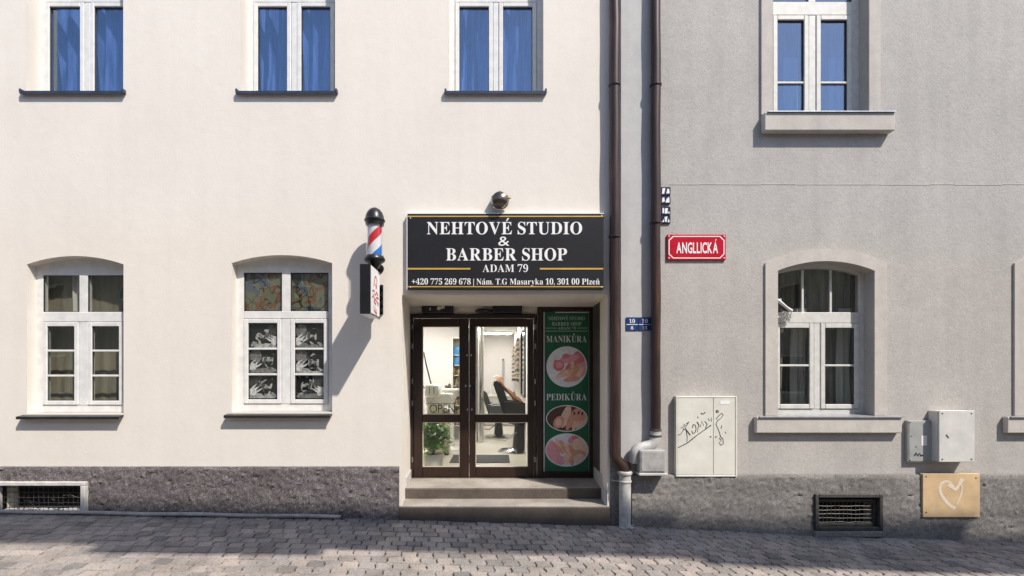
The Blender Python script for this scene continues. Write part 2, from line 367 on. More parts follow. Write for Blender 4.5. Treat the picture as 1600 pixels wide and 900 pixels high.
# ------------------------------------------------------------------ lettering
SER = {}
for k in range(26): SER[chr(65 + k)] = chr(0x1D400 + k); SER[chr(97 + k)] = chr(0x1D41A + k)
for k in range(10): SER[chr(48 + k)] = chr(0x1D7CE + k)
ACC = {'É': ('E', 'acute'), 'Á': ('A', 'acute'), 'á': ('a', 'acute'), 'ň': ('n', 'caron'), 'Ů': ('U', 'ring')}
GL = {}
def glyph(ch, serif, thin):
    key = (ch, serif, thin)
    if key in GL: return GL[key]
    cu = bpy.data.curves.new('glyph', 'FONT'); cu.body = SER.get(ch, ch) if serif else ch
    cu.resolution_u = 3; cu.offset = thin
    ob = bpy.data.objects.new('glyph', cu); C.objects.link(ob)
    dg = bpy.context.evaluated_depsgraph_get(); me = bpy.data.meshes.new_from_object(ob.evaluated_get(dg))
    vs = [(v.co.x, v.co.y) for v in me.vertices]; fs = [tuple(p.vertices) for p in me.polygons]
    bpy.data.objects.remove(ob); bpy.data.curves.remove(cu); bpy.data.meshes.remove(me)
    GL[key] = (vs, fs); return GL[key]
def lettering(text, x0, x1, z0, z1, y, mat, parent, serif=True, thin=0.0, gap=0.07, name='lettering'):
    """one printed line from x0 to x1, baseline z0, capital height up to z1, on the plane y"""
    hv, _ = glyph('H', serif, thin); cap = max(v[1] for v in hv)
    V, Fc = [], []; cur = 0.0
    for ch in text:
        if ch == ' ': cur += 0.27; continue
        acc = None
        if ch in ACC: ch, acc = ACC[ch]
        vs, fs = glyph(ch, serif, thin)
        if not vs: continue
        mn = min(v[0] for v in vs); mx = max(v[0] for v in vs); top = max(v[1] for v in vs)
        n = len(V); V += [(v[0] - mn + cur, v[1]) for v in vs]; Fc += [tuple(i + n for i in f) for f in fs]
        mid = cur + (mx - mn) / 2
        def quad(q):
            n2 = len(V); V.extend(q); Fc.append(tuple(range(n2, n2 + len(q))))
        g = top + 0.05
        if acc == 'acute': quad([(mid - 0.05, g), (mid + 0.02, g), (mid + 0.15, g + 0.17), (mid + 0.04, g + 0.17)])
        if acc == 'caron':
            quad([(mid - 0.03, g), (mid + 0.03, g), (mid - 0.08, g + 0.15), (mid - 0.15, g + 0.15)]); quad([(mid - 0.03, g + .001), (mid + 0.03, g + .001), (mid + 0.15, g + 0.15), (mid + 0.08, g + 0.15)])
        if acc == 'ring':
            for k in range(10):
                a, b_ = 2 * math.pi * k / 10, 2 * math.pi * (k + 1) / 10
                quad([(mid + 0.11 * math.cos(a), g + 0.10 + 0.10 * math.sin(a)), (mid + 0.11 * math.cos(b_), g + 0.10 + 0.10 * math.sin(b_)), (mid + 0.06 * math.cos(b_), g + 0.10 + 0.05 * math.sin(b_)), (mid + 0.06 * math.cos(a), g + 0.10 + 0.05 * math.sin(a))])
        cur += (mx - mn) + gap
    cur -= gap
    sx = (x1 - x0) / cur; sz = (z1 - z0) / cap
    me = bpy.data.meshes.new(name); me.from_pydata([(x0 + u * sx, y, z0 + v * sz) for u, v in V], [], Fc)
    return link(name, me, mat, parent)

# ------------------------------------------------------------------ street surface
GP = [(-60, 0.05), (-8, 0.045), (-5.8, 0.025), (-1.84, -0.035), (1.69, -0.135), (3.65, -0.235), (6.19, -0.315), (9, -0.40), (60, -0.45)]
def g(x):
    for (a, za), (b_, zb) in zip(GP, GP[1:]):
        if x <= b_: return za + (zb - za) * (x - a) / (b_ - a)
    return GP[-1][1]
xs = [-400, -60] + [-16 + i * 0.5 for i in range(65)] + [60, 400]
b = B()
def strip(b, y0, y1, dz):
    for a, c_ in zip(xs, xs[1:]):
        b.poly([(a, y0, g(a) + dz), (c_, y0, g(c_) + dz), (c_, y1, g(c_) + dz), (a, y1, g(a) + dz)])
strip(b, -400, -3.6, -0.004); strip(b, 8.8, 400, -0.5)
structure(b.build('street_ground', 'asphalt', fixn=False))
b = B(); strip(b, -3.62, 0.6, -0.017)
pav = structure(b.build('pavement', 'joint_sand', fixn=False))
PW, PD, GAP, EZ = 0.150, 0.152, 0.0045, 0.020
def paver_mesh(seed):
    rnd = random.Random(seed); hw, hd = PW / 2 - GAP, PD / 2 - GAP
    pts = [(-hw, -hd), (hw, -hd), (hw + EZ * .5, -hd * .5), (hw - EZ * .5, hd * .5), (hw, hd), (-hw, hd), (-hw - EZ * .5, hd * .5), (-hw + EZ * .5, -hd * .5)]
    pts = [(x + rnd.uniform(-.0045, .0045), y + rnd.uniform(-.0045, .0045)) for x, y in pts]
    top = [(x * 0.93, y * 0.92, rnd.uniform(-.0015, .0015)) for x, y in pts]; low = [(x, y, -0.009 + rnd.uniform(-.002, .002)) for x, y in pts]; bot = [(x, y, -0.035) for x, y in pts]
    n = len(pts); V = top + low + bot + [(0, 0, rnd.uniform(0.0005, 0.003))]; Fs = [(i, (i + 1) % n, 3 * n) for i in range(n)]
    for a in (0, n):
        for i in range(n): Fs.append((a + i, a + n + i, a + n + (i + 1) % n, a + (i + 1) % n))
    return V, Fs
PV = [paver_mesh(k) for k in range(8)]; PM = []
for V, Fs in PV:
    me = bpy.data.meshes.new('paver'); me.from_pydata(V, [], Fs); me.materials.append(M['paver']); PM.append(me)
spots = []
STX0, STX1 = X(622, -0.04), X(953, -0.04)
for r in range(23):
    yy = -0.11 - r * PD
    for k in range(-56, 57):
        x = k * PW + (PW / 2 if r % 2 else 0) + 0.02 * math.sin(r * 1.3)
        if STX0 - 0.1 < x < STX1 + 0.1 and yy > -0.10: continue
        d = CAMY + yy; px = VX + x / d * F; py = HY + (CAMZ - g(x)) / d * F
        vis = -10 < px < 1610 and py < 905
        spots.append((0 if vis else 1, d if vis else abs(x) + d, x, yy))
spots.sort()
SV, SF = [], []
for i, (nv, d, x, yy) in enumerate(spots):
    v = random.randrange(8); rz = random.choice((0, math.pi)) + random.uniform(-.02, .02)
    sl = math.atan2(g(x + .1) - g(x - .1), .2)
    mtx = Matrix.Translation((x, yy, g(x) + .006 * noise.noise(Vector((x * 2, yy * 2, 0))) + random.uniform(-.004, .003))) @ Matrix.Rotation(-sl + random.uniform(-.03, .03), 4, 'Y') @ Matrix.Rotation(random.uniform(-.03, .03), 4, 'X') @ Matrix.Rotation(rz, 4, 'Z')
    if i < 300:
        o = bpy.data.objects.new('paver', PM[v]); C.objects.link(o); o.parent = pav
        o.matrix_local = Matrix.Translation(-WL[pav]) @ mtx
    else:
        n = len(SV); SV += [tuple(mtx @ Vector(p)) for p in PV[v][0]]; SF += [tuple(q + n for q in f) for f in PV[v][1]]
me = bpy.data.meshes.new('pavers'); me.from_pydata(SV, [], SF); o = link('pavers', me, 'paver', pav); o['kind'] = 'stuff'
# weeds in the joints
b = B()
for k in range(90):
    if k < 55: x = random.uniform(-6.4, 6.4); y = -0.075 - abs(random.gauss(0, .03))
    else: x = random.uniform(-3.4, 3.6); y = -random.uniform(0.3, 1.8)
    if STX0 - .05 < x < STX1 + .05 and y > -.1: continue
    for q in range(random.randint(3, 8)):
        a = random.uniform(0, 6.28); h = random.uniform(.012, .045); l = random.uniform(.008, .03); z = g(x) - .012
        bx, by = x + random.uniform(-.02, .02), y + random.uniform(-.015, .015); ca, sa = math.cos(a), math.sin(a)
        b.poly([(bx - sa * .003, by + ca * .003, z), (bx + sa * .003, by - ca * .003, z), (bx + ca * l, by + sa * l, z + h)])
o = b.build('weeds', 'weed'); o['kind'] = 'stuff'; tag(o, 'tiny dry weeds in the joints of the paving and along the wall foot', 'weeds')

# ------------------------------------------------------------------ window builder
def photo_film(win, x0, x1, z0, z1, y, seed):
    """black and white barber photograph printed on film: heads, hair, hands and shoulders as flat printed shapes"""
    r = random.Random(40 + seed); b = B(); b.box(x0, x1, y, y + .002, z0, z1); W, H = x1 - x0, z1 - z0; k = [0]
    def blob(u, v, a, c_, rot, mi, n=18, wob=.12):
        ph = r.uniform(0, 6); ca, sa = math.cos(rot), math.sin(rot); pts = []
        for q in range(n):
            t_ = 2 * math.pi * q / n; m_ = 1 + wob * math.sin(3 * t_ + ph) + wob * .6 * math.sin(5 * t_ + 2 * ph)
            du, dv = a * math.cos(t_) * m_, c_ * math.sin(t_) * m_
            pts.append((min(x1 - .001, max(x0 + .001, x0 + W * u + W * (du * ca - dv * sa))), y - .0004 - .0002 * k[0], min(z1 - .001, max(z0 + .001, z0 + H * v + W * (du * sa + dv * ca)))))
        b.poly(pts, mi); k[0] += 1
    fl = r.choice((-1, 1)); tl = r.uniform(-.7, .7); hu, hv = .5 + fl * r.uniform(.02, .16), r.uniform(.48, .6)
    blob(.5 - fl * .30, .75, .28, .22, r.uniform(-1, 1), r.choice((1, 2)), wob=.2)                 # background
    blob(.5 - fl * .1, .02, .55, .17, r.uniform(-.2, .2), 2 if seed % 2 else 3)                        # shoulders, cape
    blob(hu, hv + .03, .27, .34, tl, 0); blob(hu, hv, .19, .27, tl, 3)                                 # hair, face
    blob(hu + .05 * fl, hv + .20, .20, .10, tl + .3, 0, wob=.25); blob(hu, hv - .17, .15, .10, tl, 0, wob=.25)  # fringe, beard
    blob(hu - .09, hv + .05, .05, .02, tl, 0); blob(hu + .08, hv + .05, .05, .02, tl, 0); blob(hu + .02 * fl, hv - .04, .03, .06, tl, 2)
    blob(hu - fl * .12, hv - .02, .05, .17, tl, 1)                                                     # shaded cheek
    for q in range(3): blob(.5 - fl * (.22 + .09 * q), .32 + .07 * q, .17, .032, .5 * fl + .12 * q, 3)  # fingers
    blob(.5 - fl * .40, .28, .16, .13, .4, 3); blob(.5 + fl * .36, .16, .13, .05, -.6 * fl, 2); blob(.5 - fl * .15, .55, .15, .014, .9 * fl, 2)
    for q in range(5): blob(r.uniform(.05, .95), r.uniform(.05, .95), r.uniform(.02, .07), r.uniform(.01, .03), r.uniform(0, 3), r.choice((0, 1, 2, 3)), 10, .3)
    b.build('photo_film', ['film_black', 'film_dark', 'film_mid', 'film_light'], win, fixn=False)
def window(bld, x0, x1, zb, zs, za, yf, spec):
    """a framed window filling the opening x0..x1, zb..zs (arch to za), frame face at depth yf"""
    fm = spec['mat']; y1 = yf + 0.07
    fw, mul = spec['fw'], spec['mul']; xm = (x0 + x1) / 2
    e = 0.012; X0, X1 = x0 - e, x1 + e                         # frame let into the plaster
    zt = spec['zt']; bar0, bar1 = spec['transom']              # head of upper panes, transom
    b = B(); ym, yb = yf, y1
    b.box(X0, x0 + fw, ym, yb, zb - e, zs + (0.0 if za else e), .005); b.box(x1 - fw, X1, ym, yb, zb - e, zs + (0.0 if za else e), .005)
    b.box(x0 + fw, x1 - fw, ym + .002, yb, zb - e, zb + spec['bot'], .004)
    b.box(x0 + fw, x1 - fw, ym - .006, yb, bar0, bar1, .006)
    b.box(xm - mul / 2, xm + mul / 2, ym - .003, yb, zb + spec['bot'], bar0, .006)
    if za and not spec.get('archpane'):
        b.box(xm - mul / 2, xm + mul / 2, ym + .001, yb, bar1, zt, .004)
        ap = arc_pts(X0, X1, zs - .001, za + e)
        b.prism([(x, ym + .003, z) for x, z in ap] + [(X0, ym + .003, zs - .002), (x0 + fw, ym + .003, zs - .002), (x0 + fw, ym + .003, zt), (x1 - fw, ym + .003, zt), (x1 - fw, ym + .003, zs - .002), (X1, ym + .003, zs - .002)][0:], (0, yb - ym - .003, 0))
    if za and spec.get('archpane'):
        n = 14; ao = arc_pts(X0, X1, zs, za + e, n); ai = arc_pts(x0 + fw, x1 - fw, zs - .012, za - fw * .8, n)
        for k in range(n):
            q = [ao[k], ao[k + 1], ai[k + 1], ai[k]]; b.prism([(x, ym, z) for x, z in q], (0, yb - ym, 0))
    if not za:
        b.box(xm - mul / 2, xm + mul / 2, ym + .001, yb, bar1, zs + e, .004)
    win = b.build('window', fm, bld)
    def pane(px0, px1, pz0, pz1, y, gl):
        bb = B(); bb.box(px0 - .006, px1 + .006, y, y + .006, pz0 - .006, pz1 + .006); bb.build('pane', gl, win)
    # casements below the transom
    c0, c1 = zb + spec['bot'] + .004, bar0 - .004
    for s, (a, b_) in enumerate(((x0 + fw + .003, xm - mul / 2 - .003), (xm + mul / 2 + .003, x1 - fw - .003))):
        sw = spec['sash']; bb = B(); frame_boxes(bb, a, b_, c0, c1, sw, yf - .012, yf + .045, .006)
        bb.build('casement', fm, win)
        gb = B(); frame_boxes(gb, a + sw - .002, b_ - sw + .002, c0 + sw - .002, c1 - sw + .002, .008, yf + .004, yf + .02, 0); gb.build('gasket', 'gasket', win)
        pane(a + sw, b_ - sw, c0 + sw, c1 - sw, yf + .022, spec['glass'])
        for zc in spec.get('bars', []):
            gb = B(); gb.box(a + sw, b_ - sw, yf - .003, yf + .019, zc - .012, zc + .012, .004); gb.build('glazing_bar', fm, win)
        if spec.get('films'):
            edges = [c0 + sw] + list(spec['bars']) + [c1 - sw]
            for q, (e0, e1) in enumerate(zip(edges, edges[1:])):
                photo_film(win, a + sw + .003, b_ - sw - .003, e0 + .012, e1 - .012, yf + .030, s * 3 + q)
    # upper lights
    if za and spec.get('archpane'):
        ai = arc_pts(x0 + fw - .01, x1 - fw + .01, zs - .005, za - fw * .7, 14)
        bb = B(); bb.prism([(x, yf + .022, z) for x, z in ai] + [(x0 + fw - .01, yf + .022, bar1 - .01), (x1 - fw + .01, yf + .022, bar1 - .01)], (0, .006, 0)); bb.build('pane', spec['glass'], win)
        for fx in (0.333, 0.667):
            xx = x0 + fw + (x1 - x0 - 2 * fw) * fx; bb = B(); bb.box(xx - .014, xx + .014, yf + .001, yf + .02, bar1, za - fw * .9 - .012, .004); bb.build('glazing_bar', fm, win)
    else:
        ztop = zt if za else zs
        for a, b_ in ((x0 + fw, xm - mul / 2), (xm + mul / 2, x1 - fw)):
            gb = B(); frame_boxes(gb, a - .002, b_ + .002, bar1 - .002, ztop + .002, .010, yf + .004, yf + .02, 0); gb.build('gasket', 'gasket', win)
            pane(a, b_, bar1, ztop, yf + .022, spec.get('glass_top', spec['glass']))
            if spec.get('films'):
                fb = B(); fb.box(a + .003, b_ - .003, yf + .030, yf + .032, bar1 + .003, ztop - .003); fb.build('mural_film', 'mural_film', win)
    # curtains hang behind the glass
    for (f0, f1, z0, z1, mt, amp, per, dy) in spec.get('curtains', []):
        a, b_ = x0 + (x1 - x0) * f0, x0 + (x1 - x0) * f1; n = max(8, int((b_ - a) / .012)); V, Fs = [], []
        for k in range(n + 1):
            x = a + (b_ - a) * k / n
            for q in range(7):
                z = z0 + (z1 - z0) * q / 6
                V.append((x + .012 * math.sin(z * 3 + k * .4), yf + dy + amp * math.sin(k * .012 * per * 6.28 / .1 + .8 * math.sin(z * 1.7)) * (1.15 - .1 * q) + .01 * math.sin(z * 4), z))
        for k in range(n):
            for q in range(6): i = k * 7 + q; Fs.append((i, i + 7, i + 8, i + 1))
        me = bpy.data.meshes.new('curtain'); me.from_pydata(V, [], Fs); link('curtain', me, mt, win, True)
    return win
def metal_sill(win, x0, x1, ztop, yin, yout, mt, th=0.012, lip=0.045, ends=True, fall=.02):
    b = B()
    b.prism([(x0, yin, ztop), (x0, yout, ztop - fall), (x0, yout, ztop - fall - lip), (x0, yout + .006, ztop - fall - lip), (x0, yout + .006, ztop - fall - th), (x0, yin, ztop - th)], (x1 - x0, 0, 0))
    if ends:
        for xe in (x0 - .006, x1 - .016): b.box(xe, xe + .022, yout - .004, 0.0, ztop - .04, ztop + .006, .003)
    b.build('sill', mt, win)

# ------------------------------------------------------------------ cream building
cream = thing('cream_building', 'cream plastered building with rough dark plinth, two window rows and recessed shop entrance', 'building', (X(300), 0.4, -0.06))
EX0, EX1, EZT = X(628), X(949), Z(461)
lw = [(X(42), X(193), Z(646, .0), Z(413), Z(400)), (X(362), X(519), Z(644), Z(411), Z(398.5))]
uw = [(X(40.5), X(192.5)), (X(376), X(523.5)), (X(700.5), X(849))]
UZB, UZT = Z(144), Z(-150)
holes, deps = [], []
for x0, x1, zb, zs, za in lw:
    holes.append([(x0, zb), (x1, zb)] + arc_pts(x0, x1, zs, za)); deps.append(0.30)
for x0, x1 in uw:
    holes.append([(x0, UZB), (x1, UZB), (x1, UZT), (x0, UZT)]); deps.append(0.35)
VL = (X(4), X(134), Z(797), Z(757))                       # cellar opening in the plinth
holes.append([(VL[0], VL[2]), (VL[1], VL[2]), (VL[1], VL[3]), (VL[0], VL[3])]); deps.append(0.3)
LE = X(953)
outer = [(-10, -0.8), (EX0, -0.8), (EX0, EZT), (EX1, EZT), (EX1, -0.8), (LE, -0.8), (LE, 8.2), (-10, 8.2)]
b = wall_mesh(outer, holes, 0.0, deps)
DY = 1.00                                                 # doors stand 1 m back
EB0, EB1 = X(641, DY), X(928.5, DY)                       # the jambs splay outwards towards the doors
for (ax, az, ab), (bx, bz, bb_) in zip([(EX0, -0.8, EB0), (EX0, EZT, EB0), (EX1, EZT, EB1)], [(EX0, EZT, EB0), (EX1, EZT, EB1), (EX1, -0.8, EB1)]):
    b.poly([(ax, 0, az), (bx, 0, bz), (bb_, DY, bz), (ab, DY, az)]); b.poly([(ab, DY, az), (bb_, DY, bz), (bb_, DY + .1, bz), (ab, DY + .1, az)])
b.build('wall', 'cream_plaster', cream, fixn=False)
# shell that closes the building off behind the facade
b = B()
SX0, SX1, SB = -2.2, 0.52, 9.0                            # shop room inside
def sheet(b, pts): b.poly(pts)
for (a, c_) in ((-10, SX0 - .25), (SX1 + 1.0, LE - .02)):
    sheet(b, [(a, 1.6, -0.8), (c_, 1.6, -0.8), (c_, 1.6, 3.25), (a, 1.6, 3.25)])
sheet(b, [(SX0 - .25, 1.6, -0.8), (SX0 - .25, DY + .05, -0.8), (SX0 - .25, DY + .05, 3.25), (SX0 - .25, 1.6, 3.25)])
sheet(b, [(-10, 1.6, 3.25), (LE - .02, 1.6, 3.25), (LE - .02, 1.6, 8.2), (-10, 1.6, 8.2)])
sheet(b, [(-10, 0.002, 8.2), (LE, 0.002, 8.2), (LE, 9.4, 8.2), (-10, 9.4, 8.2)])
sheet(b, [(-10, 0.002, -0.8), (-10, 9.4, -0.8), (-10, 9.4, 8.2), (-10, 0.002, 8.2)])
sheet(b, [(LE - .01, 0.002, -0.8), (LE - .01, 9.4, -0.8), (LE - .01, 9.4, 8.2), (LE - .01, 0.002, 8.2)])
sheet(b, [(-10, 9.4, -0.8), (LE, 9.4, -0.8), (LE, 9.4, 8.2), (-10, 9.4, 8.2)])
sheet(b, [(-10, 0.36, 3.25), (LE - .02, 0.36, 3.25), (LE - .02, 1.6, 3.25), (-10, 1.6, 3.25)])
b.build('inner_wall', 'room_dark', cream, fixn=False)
# rough cast plinth with real relief
def plinth(bld, name, x0, x1, zt, zb, out, amp, mat, hole=None, freq=1.0, drop=lambda x: 0):
    st = 0.024; gx = [x0 + (x1 - x0) * k / int((x1 - x0) / st) for k in range(int((x1 - x0) / st) + 1)]; gz = [zb + (zt - zb) * k / int((zt - zb) / st) for k in range(int((zt - zb) / st) + 1)]
    if hole:
        gx = sorted([x for x in gx if not any(abs(x - h) < .012 for h in hole[:2])] + [h for h in hole[:2] if x0 < h < x1]); gz = sorted([z for z in gz if not any(abs(z - h) < .012 for h in hole[2:])] + list(hole[2:]))
    V, Fs = [], []; nz = len(gz)
    for x in gx:
        for z in gz:
            p = Vector((x * 15 * freq + z * 5, 3.1, z * 17 * freq - x * 4)); h = noise.fractal(p, 0.75, 2.1, 4) * 0.75 + noise.noise(Vector((x * 5, 7, z * 6))) * 0.35
            edge = min(1, (zt - z) / .03)
            V.append((x, -out - amp * h * (0.4 + .6 * edge) + (0.012 if zt - z < .005 else 0), z + (0.006 * h if zt - z < .005 else 0)))
    for i in range(len(gx) - 1):
        for j in range(nz - 1):
            cx_, cz_ = (gx[i] + gx[i + 1]) / 2, (gz[j] + gz[j + 1]) / 2
            if hole and hole[0] < cx_ < hole[1] and hole[2] < cz_ < hole[3]: continue
            k = i * nz + j; Fs.append((k, k + nz, k + nz + 1, k + 1))
    n0 = len(V)
    for x in gx: V.append((x, 0.01, zt + .004))
    for i in range(len(gx) - 1): Fs.append((i * nz + nz - 1, (i + 1) * nz + nz - 1, n0 + i + 1, n0 + i))
    for i, x in ((0, x0), (len(gx) - 1, x1)):             # end faces
        n1 = len(V); V += [(x, 0.01, z) for z in gz]
        for j in range(nz - 1):
            q = (i * nz + j, i * nz + j + 1, n1 + j + 1, n1 + j); Fs.append(q if i == 0 else q[::-1])
    me = bpy.data.meshes.new(name); me.from_pydata(V, [], Fs)
    o = link(name, me, mat, bld, True); return o
plinth(cream, 'plinth', -8.6, X(624), Z(729), -0.35, 0.035, 0.024, 'plinth_left', VL, 1.55)
W1 = dict(mat='white_frame', fw=.085, mul=.104, sash=.05, bot=.09, glass='window_glass')
for i, (x0, x1, zb, zs, za) in enumerate(lw):
    s = dict(W1); s['zt'] = Z(430 - 4 * i, .12); s['transom'] = (Z(503 - 5 * i, .12), Z(487.5 - 1 * i, .12)); s['bars'] = [Z(587 - 2 * i, .12), Z(548 - 3 * i, .12)]
    if i == 0:
        s['curtains'] = [(0, 1, zb + .02, zs + .2, 'olive_blind', .004, .7, .16), (.30, .47, s['transom'][1] - .05, zs + .2, 'pale_curtain', .015, .9, .12)]
    else: s['films'] = True
    wn = window(cream, x0, x1, zb, zs, za, .12, s)
    if i == 1:
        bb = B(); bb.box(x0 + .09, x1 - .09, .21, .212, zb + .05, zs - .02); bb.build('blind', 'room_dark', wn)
    metal_sill(wn, x0 - .05, x1 + .004, zb + .004, .13, -.085, 'dark_sill', lip=.032, ends=False, fall=.035)
for i, (x0, x1) in enumerate(uw):
    s = dict(mat='white_frame', fw=.062, mul=.066, sash=.05, bot=.04, glass='coated_glass', zt=UZT, transom=(Z(4, .19), Z(-16, .19)))
    s['curtains'] = [(0.03, (.40, .97, .97)[i], UZB + .02, UZT, 'sheer_curtain', .065, .50 + .1 * i, .24), ((.52, .56, .30)[i], .98, UZB + .02, UZT, 'sheer_curtain', .05, .6, .14)]
    wn = window(cream, x0, x1, UZB, UZT, None, .19, s)
    metal_sill(wn, x0 - .035, x1 + .03, UZB + .012, .2, -.045, 'blue_sill', lip=.035)
# entrance: doors, side panel frame, strip of wall over the frame
DX0, DX1 = X(641, DY), X(838.5, DY); PX0, PX1 = X(840, DY), X(928.5, DY)
ZB, ZD, ZP = Z(747, DY), Z(490, DY), Z(480, DY)
b = B(); b.box(EB0 - .05, EB1 + .05, DY + .05, DY + .15, ZD - .03, EZT + .3); b.build('overdoor_wall', 'cream_plaster', cream)
for xa_, xb_ in ((EB0 - .3, DX0 - .001), (PX1 + .001, EB1 + .3)):
    b = B(); b.box(xa_, xb_, DY + .02, DY + .12, -.3, ZD); b.build('jamb_wall', 'cream_plaster', cream)
b = B(); b.box(DX0, X(645.5, DY), DY, DY + .09, ZB, ZD, .006); b.box(X(834, DY), DX1, DY, DY + .09, ZB, ZD, .006); b.box(X(645.5, DY), X(834, DY), DY + .002, DY + .09, Z(497, DY), ZD, .006)
b.build('door_frame', 'dark_wood', cream)
def leaf(xa, xb, ga, gb_, handle):
    b = B(); y0, y1 = DY + .012, DY + .072; zt, zb = Z(497.6, DY), ZB + .006
    z1, z2, z3, z4 = Z(510, DY), Z(648, DY), Z(660, DY), Z(730, DY); bev = .006
    A, Bx, G0, G1 = X(xa, DY), X(xb, DY), X(ga, DY), X(gb_, DY)
    b.box(A, G0, y0, y1, zb, zt, bev); b.box(G1, Bx, y0, y1, zb, zt, bev)
    for za_, zc in ((zb, z4), (z3, z2), (z1, zt)): b.box(G0, G1, y0 + .002, y1 - .002, za_, zc, bev)
    d = b.build('door', 'dark_wood', cream)
    for u0, u1 in ((z4, z3), (z2, z1)):
        bb = B(); bb.box(G0 - .006, G1 + .006, DY + .038, DY + .046, u0 - .006, u1 + .006); bb.build('pane', 'door_glass', d)
        bb = B(); frame_boxes(bb, G0, G1, u0, u1, .009, DY + .022, DY + .037, 0); bb.build('glazing_bead', 'beige_panel', d)
    if handle:
        bb = B(); hx, hz = X(738, DY), Z(612, DY)
        bb.box(hx - .02, hx + .02, DY + .004, DY + .012, hz - .12, hz + .12, .003); bb.tube([(hx, DY + .01, hz + .03), (hx, DY - .045, hz + .03)], .009); bb.tube([(hx, DY - .045, hz + .036), (hx, DY - .045, hz - .10)], .009)
        bb.build('handle', 'black_paint', d, True)
    hx = X(644.5 if not handle else 836, DY)
    for py in (515, 545, 600, 634, 722):
        bb = B(); bb.lathe([(.010, 0), (.010, .07)], (hx, DY - .006, Z(py, DY)), 8); bb.build('hinge', 'steel', d, True)
    for py, ox in ((555, 0), (603, -2), (640, 1)):
        bb = B(); bb.sphere((X((xa if handle else xb) + (3 if handle else -3) + ox, DY), DY + .01, Z(py, DY)), .011, (1, .5, 1.6), 1); bb.build('stud', 'steel', d, True)
    return d
leaf(646, 732.5, 660, 718, False); leaf(733.2, 833.6, 743, 825, True)
b = B(); frame_boxes(b, PX0, PX1, ZB, ZP, .07, DY - .01, DY + .09, .006, .09, .06); sp_ = b.build('side_panel', 'dark_wood', cream)
b = B(); b.box(PX0 + .068, PX1 - .068, DY + .03, DY + .06, ZB + .085, ZP - .055); b.build('panel_board', 'dark_wood', sp_)
b = B(); b.box(SX1 + .06, PX1, DY + .093, DY + .12, ZB, ZP); b.build('panel_back', 'shop_wall', cream)
# skirting on the right jamb
def jx(y, side): return (EX0 + (EB0 - EX0) * y / DY) if side < 0 else (EX1 + (EB1 - EX1) * y / DY)
for side, y0, y1, z0, z1 in ((1, .352, DY, Z(746, DY) - .02, Z(746, DY) + .16), (1, .02, .35, .05, .26), (-1, .40, DY, Z(746, DY) - .02, Z(746, DY) + .11)):
    b = B(); b.prism([(jx(y0, side) - side * .016, y0, z0), (jx(y1, side) - side * .016, y1, z0), (jx(y1, side) + side * .004, y1, z0), (jx(y0, side) + side * .004, y0, z0)], (0, 0, z1 - z0)); b.build('skirting', 'cement_plaster', cream)
# steps
steps = thing('entrance_steps', 'two worn granite steps leading up to the shop doors', 'steps', (X(790), 0.3, -0.09))
def step(x0, x1, y0, y1, z0, z1):
    b = B(); b.box(x0, x1, y0, y1, z0, z1 - .001, .012); s = b.build('step', 'granite', steps)
    b = B(); b.box(x0 + .014, x1 - .014, y0 + .014, y1 - .004, z1 - .006, z1 + .002, .002); b.build('tread', 'tread_stone', s)
SZ1, SZ2 = Z(792, -.04), Z(763, .35)
step(STX0, STX1, -.04, .40, -.3, SZ1); step(EX0 - .10, EX1 + .10, .35, DY + .13, -.25, SZ2)
b = B(); b.box(DX0 - .02, PX1 + .02, DY - .02, DY + .2, SZ2 + .003, ZB + .002, .004); b.build('threshold', 'granite', steps)

# ------------------------------------------------------------------ grey building
grey = thing('grey_building', 'grey roughcast building with framed windows and stone plinth, right of the downpipes', 'building', (X(1290), 0.4, -0.25))
GX0 = LE + .002
rl = (X(1215), X(1366), Z(650), Z(423), Z(408)); r2 = (X(1604), X(1755), Z(650), Z(423), Z(408)); ru = (X(1207), X(1357), Z(180), Z(-60))
VR = (X(1272), X(1369), Z(823), Z(774))
holes = []; deps = []
for q in (rl, r2): holes.append([(q[0], q[2]), (q[1], q[2])] + arc_pts(q[0], q[1], q[3], q[4])); deps.append(.3)
holes.append([(ru[0], ru[2]), (ru[1], ru[2]), (ru[1], ru[3]), (ru[0], ru[3])]); deps.append(.3)
holes.append([(VR[0], VR[2]), (VR[1], VR[2]), (VR[1], VR[3]), (VR[0], VR[3])]); deps.append(.3)
b = wall_mesh([(GX0, -.8), (12, -.8), (12, 8.2), (GX0, 8.2)], holes, 0.015, deps); b.build('wall', 'grey_plaster', grey, fixn=False)
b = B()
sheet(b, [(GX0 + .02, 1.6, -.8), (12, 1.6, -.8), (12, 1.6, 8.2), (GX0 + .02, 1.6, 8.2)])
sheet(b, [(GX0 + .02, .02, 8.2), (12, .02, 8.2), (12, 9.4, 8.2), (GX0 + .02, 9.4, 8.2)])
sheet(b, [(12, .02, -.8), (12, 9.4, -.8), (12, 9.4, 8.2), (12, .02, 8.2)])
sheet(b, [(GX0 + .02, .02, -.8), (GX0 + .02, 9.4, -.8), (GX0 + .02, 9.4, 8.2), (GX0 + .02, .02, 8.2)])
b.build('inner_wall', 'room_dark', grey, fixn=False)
plinth(grey, 'plinth', X(986), 9.0, Z(741.5), -.75, .045, .019, 'plinth_right', VR, 1.8)
b = B(); b.box(GX0 + .001, X(985.5), -.012, .014, -.6, Z(721), .004); b.build('plinth_recess', 'plinth_right', grey)
b = B(); b.box(X(969.5), X(1018), -.008, .014, Z(721) + .001, 8.1, .004); b.build('pilaster_strip', 'cement_plaster', grey)
b = B()
xx = X(1047)
while xx < 9:                                             # slightly wavering plaster joint
    l = random.uniform(.25, .6); z = Z(287.5) + random.uniform(-.004, .004); b.box(xx, min(9, xx + l), .0115, .0149, z - .004, z + .004, .001); xx += l
b.build('plaster_joint', 'trim_plaster', grey)
